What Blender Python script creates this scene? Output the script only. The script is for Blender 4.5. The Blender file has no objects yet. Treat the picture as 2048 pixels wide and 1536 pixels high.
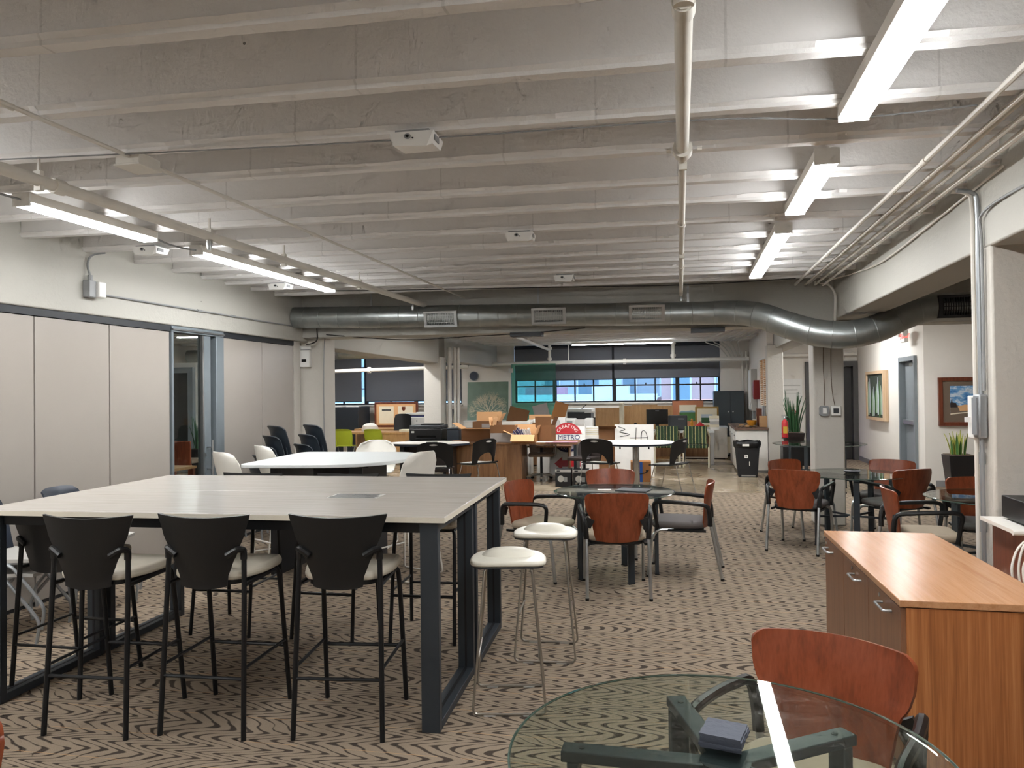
import bpy, math, random
from mathutils import Vector, Matrix
random.seed(7)
S = bpy.context.scene
COL = S.collection
R = math.radians
PI = math.pi

# ------------------------------------------------------------------ camera
_psi, _th, _a = R(12.981), R(0.693), R(0.6875)
_f = Vector((-math.sin(_psi)*math.cos(_th), math.cos(_psi)*math.cos(_th), math.sin(_th)))
_r0 = Vector((math.cos(_psi), math.sin(_psi), 0)); _u0 = _r0.cross(_f)
_r = _r0*math.cos(_a) - _u0*math.sin(_a); _u = _r0*math.sin(_a) + _u0*math.cos(_a)
cd = bpy.data.cameras.new('camera'); cam = bpy.data.objects.new('camera', cd); COL.objects.link(cam)
cd.sensor_width = 36; cd.lens = 1500/2048*36; cd.clip_start = .05; cd.clip_end = 300
m = Matrix((_r, _u, -_f)).transposed().to_4x4(); m.translation = (0, 0, 1.62)
cam.matrix_world = m
S.camera = cam

# ------------------------------------------------------------------ world, exposure
w = bpy.data.worlds.new('sky'); S.world = w; w.use_nodes = True
bg = w.node_tree.nodes['Background']
bg.inputs[0].default_value = (.60, .80, 1, 1); bg.inputs[1].default_value = 2.6
S.view_settings.view_transform = 'Standard'; S.view_settings.look = 'None'
S.view_settings.gamma = 1; S.view_settings.use_curve_mapping = False
S.view_settings.exposure = 0.5
S.cycles.max_bounces = 7; S.cycles.diffuse_bounces = 4; S.cycles.glossy_bounces = 3
S.cycles.use_adaptive_sampling = True; S.cycles.adaptive_threshold = .12; S.cycles.adaptive_min_samples = 12
S.cycles.transmission_bounces = 6; S.cycles.transparent_max_bounces = 16
S.cycles.caustics_reflective = False; S.cycles.caustics_refractive = False
S.cycles.sample_clamp_indirect = 4
LAMP = 52.0           # strength of the ceiling strip lamps

# ------------------------------------------------------------------ materials
def lin(c):
    if isinstance(c, str):
        c = c.lstrip('#'); c = [int(c[i:i+2], 16)/255 for i in (0, 2, 4)]
        c = [x/12.92 if x <= .04045 else ((x+.055)/1.055)**2.4 for x in c]
    return (*c, 1)
class N:
    """small node helper"""
    def __init__(s, name):
        s.m = bpy.data.materials.new(name); s.m.use_nodes = True
        s.t = s.m.node_tree; s.n = s.t.nodes; s.n.clear()
        s.out = s.n.new('ShaderNodeOutputMaterial')
    def link(s, a, b): s.t.links.new(a, b)
    def set(s, sock, v):
        if hasattr(v, 'is_linked') or hasattr(v, 'links'): s.link(v, sock)
        else: sock.default_value = v
    def node(s, t, **k):
        x = s.n.new(t)
        for a, b in k.items(): setattr(x, a, b)
        return x
    def math(s, op, a, b=None, c=None):
        x = s.node('ShaderNodeMath', operation=op)
        for i, v in enumerate((a, b, c)):
            if v is not None: s.set(x.inputs[i], v)
        return x.outputs[0]
    def coords(s, kind='Object', scale=(1, 1, 1), rot=(0, 0, 0)):
        tc = s.node('ShaderNodeTexCoord'); mp = s.node('ShaderNodeMapping')
        mp.inputs['Scale'].default_value = scale; mp.inputs['Rotation'].default_value = rot
        s.link(tc.outputs[kind], mp.inputs[0]); return mp.outputs[0]
    def noise(s, vec, scale=5, detail=3, rough=.5, dist=0):
        x = s.node('ShaderNodeTexNoise'); s.link(vec, x.inputs['Vector'])
        x.inputs['Scale'].default_value = scale; x.inputs['Detail'].default_value = detail
        x.inputs['Roughness'].default_value = rough; x.inputs['Distortion'].default_value = dist
        return x.outputs[0]
    def ramp(s, fac, stops, interp='LINEAR'):
        x = s.node('ShaderNodeValToRGB'); s.link(fac, x.inputs[0]); cr = x.color_ramp; cr.interpolation = interp
        while len(cr.elements) < len(stops): cr.elements.new(.5)
        for e, (p, c) in zip(cr.elements, stops): e.position = p; e.color = lin(c)
        return x.outputs[0]
    def mix(s, fac, a, b, mode='MIX'):
        x = s.node('ShaderNodeMix', data_type='RGBA', blend_type=mode)
        s.set(x.inputs[0], fac); s.set(x.inputs[6], a); s.set(x.inputs[7], b); return x.outputs[2]
    def bsdf(s, col, rough=.5, metal=0, bump=None, bstr=.3, bdist=.01, **k):
        p = s.node('ShaderNodeBsdfPrincipled')
        s.set(p.inputs['Base Color'], col); s.set(p.inputs['Roughness'], rough); p.inputs['Metallic'].default_value = metal
        for a, b in k.items(): s.set(p.inputs[a], b)
        if bump is not None:
            b = s.node('ShaderNodeBump'); b.inputs['Strength'].default_value = bstr; b.inputs['Distance'].default_value = bdist
            s.link(bump, b.inputs['Height']); s.link(b.outputs[0], p.inputs['Normal'])
        s.link(p.outputs[0], s.out.inputs[0]); return s.m
M = {}
def plain(key, col, rough=.5, metal=0, var=.06, nscale=9, bump=0, bscale=60, **k):
    n = N(key); c = n.coords()
    v = n.noise(c, nscale, 3)
    L = lin(col)
    lo = tuple(max(0, x*(1-var)) for x in L[:3]) + (1,); hi = tuple(min(1, x*(1+var)) for x in L[:3]) + (1,)
    colr = n.mix(v, lo, hi)
    bp = n.noise(c, bscale, 2) if bump else None
    M[key] = n.bsdf(colr, rough, metal, bp, bump or .3, .004, **k)
    return M[key]
def wood(key, dark, mid, light, scale=(1, 1, 1), rough=.4, stretch=(30, 30, 1.2), **k):
    n = N(key); c = n.coords(scale=stretch)
    a = n.noise(c, 1.3, 5, .6, .4)
    b = n.noise(n.coords(scale=tuple(x*4 for x in stretch)), 2, 2)
    f = n.math('ADD', n.math('MULTIPLY', a, .75), n.math('MULTIPLY', b, .25))
    colr = n.ramp(f, [(.3, dark), (.5, mid), (.72, light)])
    M[key] = n.bsdf(colr, rough, 0, a, .08, .002, **k); return M[key]
def emit(key, col, strength):
    n = N(key); e = n.node('ShaderNodeEmission'); e.inputs[0].default_value = lin(col); e.inputs[1].default_value = strength
    n.link(e.outputs[0], n.out.inputs[0]); M[key] = n.m
def glass(key, tint, refl=.06, rough=.02, opac=0):
    """clear pane: tinted see-through plus fresnel reflection"""
    n = N(key); t = n.node('ShaderNodeBsdfTransparent'); t.inputs[0].default_value = lin(tint)
    g = n.node('ShaderNodeBsdfGlossy'); g.inputs['Roughness'].default_value = rough
    lw = n.node('ShaderNodeLayerWeight'); fr = n.math('ADD', .035, n.math('MULTIPLY', .9, n.math('POWER', lw.outputs['Facing'], 5)))
    mx = n.node('ShaderNodeMixShader'); n.link(fr, mx.inputs[0]); n.link(t.outputs[0], mx.inputs[1]); n.link(g.outputs[0], mx.inputs[2])
    o = mx.outputs[0]
    if opac:
        d = n.node('ShaderNodeBsdfDiffuse'); d.inputs[0].default_value = lin(tint)
        m2 = n.node('ShaderNodeMixShader'); m2.inputs[0].default_value = opac; n.link(o, m2.inputs[1]); n.link(d.outputs[0], m2.inputs[2]); o = m2.outputs[0]
    n.link(o, n.out.inputs[0]); M[key] = n.m

def concrete_paint(key, base, spots=True):
    n = N(key); c = n.coords('Object')
    big = n.noise(c, 1.2, 4); fine = n.noise(c, 28, 4, .6)
    L = lin(base); d = tuple(x*.9 for x in L[:3]) + (1,)
    colr = n.mix(big, d, L)
    if spots:
        vo = n.node('ShaderNodeTexVoronoi'); n.link(n.coords('Object', (1, 1, 1)), vo.inputs['Vector']); vo.inputs['Scale'].default_value = 5
        sp = n.math('LESS_THAN', vo.outputs['Distance'], .032)
        gate = n.math('GREATER_THAN', n.noise(c, 1.7, 2), .57)
        colr = n.mix(n.math('MULTIPLY', n.math('MULTIPLY', sp, gate), .75), colr, lin('#4a4640'))
    if key == 'ceiling_paint':      # upright joints of the old form boards
        sx = n.node('ShaderNodeSeparateXYZ'); n.link(c, sx.inputs[0])
        jx = n.math('ADD', n.math('DIVIDE', sx.outputs[0], 1.45), n.math('MULTIPLY', n.math('FLOOR', n.math('MULTIPLY', sx.outputs[1], 1.87)), .377))
        jx = n.math('ADD', jx, n.math('MULTIPLY', fine, .006))
        ln = n.math('LESS_THAN', n.math('FRACT', jx), .007)
        colr = n.mix(n.math('MULTIPLY', ln, n.math('MULTIPLY', fine, .36)), colr, lin('#6a665f'))
    bp = n.math('ADD', n.math('MULTIPLY', big, .6), n.math('MULTIPLY', fine, .4))
    M[key] = n.bsdf(colr, .62, 0, bp, .55, .02)
concrete_paint('ceiling_paint', '#eae8e6')
concrete_paint('beam_paint', '#bdbbb3')
concrete_paint('column_paint', '#cbc6bd')
plain('wall_white', '#e6dfd6', .75, var=.03, bump=.1)
plain('hall_white', '#e9e4dc', .75, var=.02)
plain('panel', '#a39c94', .35, var=.03, nscale=3, bump=.12, bscale=300)
plain('track', '#23262b', .5)
plain('grey_frame', '#7d868c', .45, .25)
plain('dark_frame', '#4c4b49', .55)
plain('door_dark', '#2b2a29', .45)
plain('door_grey', '#7f868b', .5)
plain('baseboard', '#8b8a8b', .6)
plain('black_metal', '#0e1013', .42, .2)
plain('frame_metal', '#343a40', .45, .3)
plain('black_plastic', '#090a0c', .42)
plain('matte_black', '#131316', .6)
plain('slate_plastic', '#2b323a', .42, bump=.1, bscale=500)
plain('navy_plastic', '#1d2634', .45, bump=.1, bscale=500)
plain('silver', '#b9bcbd', .28, .9)
plain('chrome', '#c9c9c6', .18, 1)
plain('nickel', '#aaa59c', .3, .9)
plain('leg_grey', '#9fa3a6', .38, .6)
plain('cream_seat', '#d9d2c2', .5, bump=.1, bscale=200)
plain('cream_shine', '#ece8da', .28)
plain('white_shell', '#eeebe2', .38)
plain('beige_fabric', '#a99a86', .85, bump=.3, bscale=700)
plain('grey_fabric', '#5f5a59', .85, bump=.3, bscale=700)
plain('white_plastic', '#e9e8e4', .4)
plain('white_paint', '#e4e0d8', .45)
plain('off_white_pipe', '#d8d4cb', .5)
plain('cable_white', '#e2ddd3', .5)
plain('cable_dark', '#2a2826', .5)
plain('cardboard', '#a4703f', .8, bump=.15, bscale=90)
plain('cardboard_dark', '#7c5534', .8, bump=.15, bscale=90)
plain('cardboard_light', '#d9a877', .8)
plain('cardboard_grey', '#9b9490', .8)
plain('paper', '#efece6', .7)
plain('lime', '#9aa524', .45)
plain('cabinet_grey', '#3f464b', .5, .2)
plain('cabinet_dark', '#2c3138', .5, .2)
plain('red', '#b5202a', .45)
plain('fire_red', '#8a1a1c', .4)
plain('navy', '#23285e', .5)
plain('yellow', '#c7a53a', .5)
plain('blue_tape', '#2f63b8', .5)
plain('leaf', '#3f6b34', .5, var=.4, nscale=14)
plain('leaf_dark', '#24502a', .5, var=.4, nscale=14)
plain('leaf_edge', '#a7a850', .5)
plain('soil', '#5b4a39', .9)
plain('pot_black', '#1b1a1c', .35)
plain('pot_brown', '#2e2523', .4)
plain('slate', '#474c58', .7, bump=.5, bscale=60)
plain('screen', '#08090b', .2)
plain('granite', '#6d5648', .35, var=.4, nscale=60)
plain('amber', '#c98a2b', .4)
plain('tan_wood', '#b99265', .5)
plain('exterior_white', '#e8eef4', .8)
plain('exterior_grey', '#bcc6cd', .8)
plain('exterior_pink', '#d0a5a0', .8)
plain('exterior_red', '#b98a98', .8)
plain('exterior_glass', '#8199a8', .5)
plain('terracotta', '#b0714f', .6)
plain('grey_plastic', '#8e9091', .45)
plain('dark_plastic', '#33363a', .45)
plain('gold', '#9b7b3d', .4, .5)
plain('cream_mat', '#e3dac2', .7)
plain('brown_fabric', '#6f5f50', .8)
wood('red_wood', '#632c19', '#854126', '#965035', rough=.28, stretch=(18, 18, 2.2))
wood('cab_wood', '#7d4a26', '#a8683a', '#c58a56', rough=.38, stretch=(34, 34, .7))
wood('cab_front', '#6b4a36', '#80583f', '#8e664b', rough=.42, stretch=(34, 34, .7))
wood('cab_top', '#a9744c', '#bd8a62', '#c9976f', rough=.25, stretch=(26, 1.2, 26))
wood('desk_wood', '#6b482e', '#86603f', '#9b7450', rough=.45, stretch=(22, 22, 1.2))
wood('oak', '#a27a4c', '#b88d5c', '#c69e6c', rough=.45, stretch=(14, 14, 1.5))
wood('frame_wood', '#4f2618', '#6b3622', '#7e4630', rough=.35)
wood('pale_frame', '#b99673', '#cdb08f', '#d9c2a4', rough=.5)
wood('shutter_wood', '#b07a3f', '#c99a5c', '#d8b27a', rough=.5, stretch=(3, 3, 20))
wood('pale_laminate', '#b0a9a2', '#bdb6af', '#c5bfb8', rough=.22, stretch=(1.5, 26, 26))
plain('white_laminate', '#e4e8e8', .3, var=.02)
plain('round_white', '#ece6df', .3, var=.02)
plain('seat_light', '#b9b7b2', .5)
glass('table_glass', '#eef4ef')
plain('glass_edge', '#46574f', .1)
glass('window_glass', '#dceaf5')
glass('door_glass', '#eaf0f0')
glass('teal_glass', '#b4e2d8', opac=.06)
emit('lamp', '#f3f4f4', LAMP)
emit('screen_green', '#6fae9a', .3)
emit('violet', '#7a4dff', 3)
emit('exit_red', '#ff5a52', 1.5)

# galvanised duct
n = N('duct'); c = n.coords('Object')
v = n.noise(c, 7, 3); M['duct'] = n.bsdf(n.mix(v, lin('#959c9c'), lin('#bcc1c0')), n.math('ADD', n.math('MULTIPLY', v, .2), .24), .85)
# roller blind mesh cloth
n = N('blind'); c = n.coords('Object', (1, 1, 1)); v = n.noise(c, 240, 2)
M['blind'] = n.bsdf(n.mix(v, lin('#55575e'), lin('#787a80')), .8)
plain('blind_dark', '#24262c', .7)
# polished concrete
n = N('polished_concrete'); c = n.coords('Object')
v = n.noise(c, 1.1, 6, .65, .6)
M['polished_concrete'] = n.bsdf(n.ramp(v, [(.3, '#7d6d59'), (.5, '#9c8c75'), (.7, '#b5a690')]), n.math('ADD', n.math('MULTIPLY', v, .25), .12), 0)
# carpet: rows of zig-zag strokes, dark brown on taupe, thin rust lines between the rows
def carpet():
    n = N('carpet'); c = n.coords('Object', rot=(0, 0, R(-2.5)))
    sx = n.node('ShaderNodeSeparateXYZ'); n.link(c, sx.inputs[0]); x, y = sx.outputs[0], sx.outputs[1]
    nz = n.noise(c, 1.6, 2); fine = n.noise(c, 55, 2); nz2 = n.noise(c, 9, 2)
    rowf = n.math('DIVIDE', n.math('ADD', y, n.math('MULTIPLY', fine, .004)), .25)
    # every stripe runs away from the viewer and zig-zags sideways; all stripes bend in the same rows
    wob = n.noise(n.coords('Object', (.25, 1, 1)), 3.1, 2)
    u = n.math('ADD', n.math('DIVIDE', y, .18), n.math('MULTIPLY', wob, 1.7))
    sn = n.math('SINE', n.math('MULTIPLY', u, 2*PI))
    sn3 = n.math('MULTIPLY', n.math('SINE', n.math('MULTIPLY', u, 6*PI)), -.11)
    amp = n.math('ADD', .045, n.math('MULTIPLY', nz, .10))
    v = n.math('ADD', x, n.math('MULTIPLY', n.math('ADD', sn, sn3), amp))
    v = n.math('ADD', v, n.math('MULTIPLY', nz2, .03))
    v = n.math('ADD', v, n.math('MULTIPLY', fine, .008))
    fr = n.math('FRACT', n.math('DIVIDE', v, .094))
    # strokes swell on the bends and thin out on the flanks
    k = n.math('POWER', n.math('ABSOLUTE', sn), 3)
    th = n.math('ADD', .085, n.math('MULTIPLY', k, .135))
    th = n.math('ADD', th, n.math('MULTIPLY', n.math('SUBTRACT', nz2, .5), .35))
    d = n.math('SUBTRACT', th, n.math('ABSOLUTE', n.math('SUBTRACT', fr, .5)))
    mr = n.node('ShaderNodeMapRange'); n.link(d, mr.inputs[0]); mr.inputs[1].default_value = -.03; mr.inputs[2].default_value = .06
    pile = n.noise(c, 260, 2)
    base = n.mix(pile, lin('#77695a'), lin('#a79784'))
    dark = n.mix(pile, lin('#27211d'), lin('#473c35'))
    colr = n.mix(n.math('MULTIPLY', mr.outputs[0], .92), base, dark)
    fy = n.math('FRACT', rowf)
    ln = n.math('LESS_THAN', fy, .018)
    gate = n.math('GREATER_THAN', n.noise(n.coords('Object', (1.2, .2, 1)), 2, 1), .44)
    colr = n.mix(n.math('MULTIPLY', n.math('MULTIPLY', ln, gate), .7), colr, lin('#c29a72'))
    M['carpet'] = n.bsdf(colr, .95, 0, pile, .5, .004, **{'Specular IOR Level': .15})
carpet()

# ------------------------------------------------------------------ geometry helpers
class G:
    def __init__(s): s.v = []; s.f = []
    def add(s, v, f):
        k = len(s.v); s.v += [Vector(p) for p in v]; s.f += [tuple(i+k for i in q) for q in f]; return s
    def box(s, x0, x1, y0, y1, z0, z1):
        return s.add([(x0, y0, z0), (x1, y0, z0), (x1, y1, z0), (x0, y1, z0), (x0, y0, z1), (x1, y0, z1), (x1, y1, z1), (x0, y1, z1)],
                     [(0, 3, 2, 1), (4, 5, 6, 7), (0, 1, 5, 4), (1, 2, 6, 5), (2, 3, 7, 6), (3, 0, 4, 7)])
    def bar(s, p, q, w, h, up=(0, 0, 1)):
        """box beam from p to q, w across, h along up"""
        p, q = Vector(p), Vector(q); d = (q-p).normalized(); a = d.cross(Vector(up))
        a = a.normalized() if a.length > 1e-5 else Vector((1, 0, 0)); b = a.cross(d)
        vs = []
        for c in (p, q):
            for i, j in ((-1, -1), (1, -1), (1, 1), (-1, 1)): vs.append(c + a*i*w/2 + b*j*h/2)
        return s.add(vs, [(0, 1, 2, 3), (7, 6, 5, 4), (0, 4, 5, 1), (1, 5, 6, 2), (2, 6, 7, 3), (3, 7, 4, 0)])
    def tube(s, pts, r, n=8, closed=False):
        pts = [Vector(p) for p in pts]; k = len(pts)
        rs = r if isinstance(r, (list, tuple)) else [r]*k
        tang = []
        for i in range(k):
            a = pts[(i-1) % k] if closed or i else pts[i]; b = pts[(i+1) % k] if closed or i < k-1 else pts[i]
            tang.append((b-a).normalized())
        nrm = tang[0].orthogonal().normalized(); vs = []
        for i in range(k):
            nrm = (nrm - tang[i]*nrm.dot(tang[i])).normalized(); bi = tang[i].cross(nrm)
            for j in range(n):
                an = 2*PI*j/n; vs.append(pts[i] + (nrm*math.cos(an) + bi*math.sin(an))*rs[i])
        fs = []
        for i in range(k if closed else k-1):
            for j in range(n):
                a, b = i*n+j, i*n+(j+1) % n; c, d = ((i+1) % k)*n+(j+1) % n, ((i+1) % k)*n+j
                fs.append((a, b, c, d))
        if not closed: fs += [tuple(range(n-1, -1, -1)), tuple((k-1)*n+j for j in range(n))]
        return s.add(vs, fs)
    def cyl(s, p, q, r, n=16): return s.tube([p, q], r, n)
    def lathe(s, prof, n=32, c=(0, 0, 0)):
        vs = []; cx, cy, cz = c
        for r, z in prof:
            for j in range(n): vs.append((cx+r*math.cos(2*PI*j/n), cy+r*math.sin(2*PI*j/n), cz+z))
        fs = []
        for i in range(len(prof)-1):
            for j in range(n): fs.append((i*n+j, i*n+(j+1) % n, (i+1)*n+(j+1) % n, (i+1)*n+j))
        fs += [tuple(range(n-1, -1, -1)), tuple((len(prof)-1)*n+j for j in range(n))]
        return s.add(vs, fs)
    def prism(s, poly, z0, z1):
        k = len(poly)
        return s.add([(x, y, z0) for x, y in poly] + [(x, y, z1) for x, y in poly],
                     [tuple(range(k-1, -1, -1)), tuple(range(k, 2*k))] + [(i, (i+1) % k, k+(i+1) % k, k+i) for i in range(k)])
    def sheet(s, fn, nu, nv, th):
        P = [[Vector(fn(i/nu, j/nv)) for j in range(nv+1)] for i in range(nu+1)]
        def nm(i, j):
            a = P[min(i+1, nu)][j]-P[max(i-1, 0)][j]; b = P[i][min(j+1, nv)]-P[i][max(j-1, 0)]
            q = a.cross(b); return q.normalized() if q.length > 1e-9 else Vector((0, 1, 0))
        A = []; B = []
        for i in range(nu+1):
            for j in range(nv+1):
                q = nm(i, j)*th/2; A.append(P[i][j]+q); B.append(P[i][j]-q)
        W = nv+1; K = len(A); fs = []
        for i in range(nu):
            for j in range(nv):
                a, b, c, d = i*W+j, (i+1)*W+j, (i+1)*W+j+1, i*W+j+1
                fs += [(a, b, c, d), (K+d, K+c, K+b, K+a)]
        rim = [(i, 0) for i in range(nu)] + [(nu, j) for j in range(nv)] + [(i, nv) for i in range(nu, 0, -1)] + [(0, j) for j in range(nv, 0, -1)]
        rim = [i*W+j for i, j in rim]
        for t in range(len(rim)):
            a, b = rim[t], rim[(t+1) % len(rim)]; fs.append((b, a, K+a, K+b))
        return s.add(A+B, fs)
    def xf(s, mat): s.v = [mat @ p for p in s.v]; return s
    def rot(s, ax, deg, c=(0, 0, 0)):
        c = Vector(c); q = Matrix.Rotation(R(deg), 4, ax); s.v = [q @ (p-c)+c for p in s.v]; return s
    def mv(s, x, y, z): d = Vector((x, y, z)); s.v = [p+d for p in s.v]; return s
def bez(pts, n=6, closed=False):
    """Catmull-Rom smoothing of a point list"""
    P = [Vector(p) for p in pts]; k = len(P); out = []
    for i in range(k if closed else k-1):
        g = (lambda t: P[t % k]) if closed else (lambda t: P[max(0, min(k-1, t))])
        a, b, c, d = g(i-1), g(i), g(i+1), g(i+2)
        for j in range(n):
            t = j/n
            out.append(.5*((2*b)+(c-a)*t+(2*a-5*b+4*c-d)*t*t+(3*b-a-3*c+d)*t**3))
    if not closed: out.append(P[-1])
    return out
def fillet(pts, r, n=4, closed=False):
    """round the corners of a polyline"""
    P = [Vector(p) for p in pts]; k = len(P); out = []
    for i in range(k):
        if not closed and i in (0, k-1): out.append(P[i]); continue
        a, b, c = P[(i-1) % k], P[i], P[(i+1) % k]
        u, v = (a-b), (c-b); l = min(r, u.length*.49, v.length*.49)
        p, q = b+u.normalized()*l, b+v.normalized()*l
        for j in range(n+1):
            t = j/n; out.append(p*(1-t)**2+b*2*t*(1-t)+q*t*t)
    return out
def rrect(x0, x1, y0, y1, r, n=4):
    o = []
    for cx, cy, a in ((x1-r, y1-r, 0), (x0+r, y1-r, 90), (x0+r, y0+r, 180), (x1-r, y0+r, 270)):
        for j in range(n+1): t = R(a+90*j/n); o.append((cx+r*math.cos(t), cy+r*math.sin(t)))
    return o
def mk(name, g, mat, parent=None, bev=0, seg=2, sharp=35, loc=None, rot=None):
    me = bpy.data.meshes.new(name); me.from_pydata([tuple(p) for p in g.v], [], g.f); me.update()
    for p in me.polygons: p.use_smooth = True
    me.set_sharp_from_angle(angle=R(sharp))
    me.materials.append(M[mat] if isinstance(mat, str) else mat)
    o = bpy.data.objects.new(name, me); COL.objects.link(o)
    if parent is not None: o.parent = parent
    if loc: o.location = loc
    if rot: o.rotation_euler = rot
    if bev:
        b = o.modifiers.new('bevel', 'BEVEL'); b.width = bev; b.segments = seg; b.limit_method = 'ANGLE'; b.angle_limit = R(40)
    return o
def tag(o, label, cat, group=None):
    o['label'] = label; o['category'] = cat
    if group: o['group'] = group
    return o
def thing(name, label, cat, loc=(0, 0, 0), rz=0, group=None):
    o = bpy.data.objects.new(name, None); COL.objects.link(o); o.empty_display_size = .1
    o.location = loc; o.rotation_euler = (0, 0, R(rz)); return tag(o, label, cat, group)
def struct(name, g, mat, parent=None, **k):
    o = mk(name, g, mat, parent, **k)
    if parent is None: o['kind'] = 'structure'
    return o
def shell(name):
    o = bpy.data.objects.new(name, None); COL.objects.link(o); o['kind'] = 'structure'; return o
def dup(root, loc, rz, label, group=None):
    def cp(o, par):
        c = o.copy(); COL.objects.link(c); c.parent = par
        for ch in o.children: cp(ch, c)
        return c
    r = cp(root, None); r.location = loc; r.rotation_euler = (0, 0, R(rz)); r['label'] = label
    if group: r['group'] = group
    return r
def place(proto, spots, group, zs=None):
    """spots: (x, y, rz, label[, z]); the first one is the prototype itself"""
    for i, sp in enumerate(spots):
        x, y, rz, lab = sp[:4]; z = sp[4] if len(sp) > 4 else 0
        if i == 0:
            proto.location = (x, y, z); proto.rotation_euler = (0, 0, R(rz)); proto['label'] = lab; proto['group'] = group
        else: dup(proto, (x, y, z), rz, lab, group)
_fc = {}
def glyph(txt, size):
    cu = bpy.data.curves.new('t', 'FONT'); cu.body = txt; cu.size = size; cu.align_x = 'CENTER'; cu.align_y = 'CENTER'; cu.resolution_u = 3
    ob = bpy.data.objects.new('t', cu); COL.objects.link(ob)
    dg = bpy.context.evaluated_depsgraph_get(); me = bpy.data.meshes.new_from_object(ob.evaluated_get(dg))
    v = [p.co.copy() for p in me.vertices]; f = [tuple(p.vertices) for p in me.polygons]
    bpy.data.objects.remove(ob); bpy.data.curves.remove(cu); bpy.data.meshes.remove(me); return v, f
def text(g, txt, size, mat4):
    v, f = glyph(txt, size); return g.add([mat4 @ p for p in v], f)
SK = .065                 # cross members of this building run slightly askew
# ================================================================== THE SETTING
ZJ, ZS = 2.86, 3.17        # underside of joists, underside of slab
ceiling = struct('ceiling', G().box(-12.2, 6.7, -4.2, 20.2, ZS, 3.3), 'ceiling_paint')
def joist(x0, x1, y0, rough=True, w=.065):
    g = G(); k = max(2, int((x1-x0)/(.045 if rough else 2))); n = 7; vs = []
    lip = 0
    for i in range(k+1):
        x = x0+(x1-x0)*i/k; y = y0+SK*x
        lip = lip*.86+random.uniform(-.006, .006) if rough else 0
        j = (random.uniform(-.009, .009) if random.random() < .55 else random.uniform(-.002, .002)) if rough else 0
        big = -.018 if rough and random.random() < .04 else 0
        prof = [(0.012, ZS+.01), (0.004, ZJ+.040+lip*.4), (-.014+j+lip*.5, ZJ+.034+lip*.5+j*.5), (.004+j*.8, ZJ+.018+big*.3+j*.4), (.005, ZJ+j*.15), (w+lip*.5, ZJ), (w-.01, ZS+.01)]
        vs += [(x, y+a, b) for a, b in prof]
    fs = []
    for i in range(k):
        for q in range(n): a, b = i*n+q, i*n+(q+1) % n; fs.append((a, b, b+n, a+n))
    fs += [tuple(range(n)), tuple(k*n+q for q in range(n-1, -1, -1))]
    g.add(vs, fs); return g
main_y = [-3.7, -3.15, -2.6, -2.05, -1.5, -.95, -.4, .15, .70, 1.24, 1.78, 2.32, 2.89, 3.42, 3.94, 4.56, 5.07, 5.68, 6.28, 6.82, 7.28, 7.70, 8.20, 8.72]
for y in main_y: mk('joist', joist(-4.95, 1.75, y, y > 0), 'ceiling_paint', ceiling, sharp=18)
for i in range(18): mk('joist', joist(-11.9, 1.75, 10.35+i*.53, False), 'ceiling_paint', ceiling)
for i in range(9): mk('joist', joist(-11.9, -5.25, 5.0+i*.55, False), 'ceiling_paint', ceiling)
for i in range(17): mk('joist', joist(2.08, 6.5, .6+i*.53, False), 'ceiling_paint', ceiling)
for i in range(8): mk('joist', joist(2.08, 3.9, 10.2+i*.95, False), 'ceiling_paint', ceiling)

# floor
floor = struct('floor', G().box(-12.2, 6.7, -4.2, 20.2, -.12, 0), 'carpet')
poly = [(-12.1, 11.55), (1.16, 12.42), (1.30, 15.1), (1.58, 15.4), (1.58, 19.95), (-12.1, 19.95)]
struct('floor_concrete', G().prism(poly, -.05, .004), 'polished_concrete')

# beams
def beam(name, poly, z0, z1=ZS+.02): return struct(name, G().prism(poly, z0, z1), 'beam_paint', bev=.012)
beam('beam_left', [(-5.3, -4), (-4.95, -4), (-4.95, 9.3), (-5.3, 9.3)], 2.335)
beam('beam_right', [(1.73, -4), (2.1, -4), (2.1, 9.6), (1.73, 9.6)], 2.44)
beam('beam_right_far', [(1.73, 9.9), (2.1, 9.9), (2.1, 19.9), (1.73, 19.9)], 2.44)
yb = lambda x: 9.42+SK*x
beam('beam_cross', [(-5.32, yb(-5.32)), (6.6, yb(6.6)), (6.6, yb(6.6)+.4), (-5.32, yb(-5.32)+.4)], 2.385)
beam('beam_far_left', [(-5.1, 9.5), (-4.74, 9.5), (-5.06, 15.1), (-5.42, 15.1)], 2.27)
beam('beam_window_left', [(-5.38, 15.3), (-5.0, 15.3), (-5.0, 19.9), (-5.38, 19.9)], 2.34)
# columns
def column(x0, x1, y0, y1, ztop=2.5): return struct('column', G().box(x0, x1, y0, y1, 0, ztop), 'column_paint', bev=.015)
column(1.735, 2.25, 4.85, 5.17, 2.47)
column(1.50, 1.84, 9.55, 9.9)
column(1.57, 1.87, 15.4, 15.72)
column(-5.08, -4.73, 9.25, 9.6)
column(-5.37, -4.985, 15.0, 15.35, 2.4)

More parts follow.
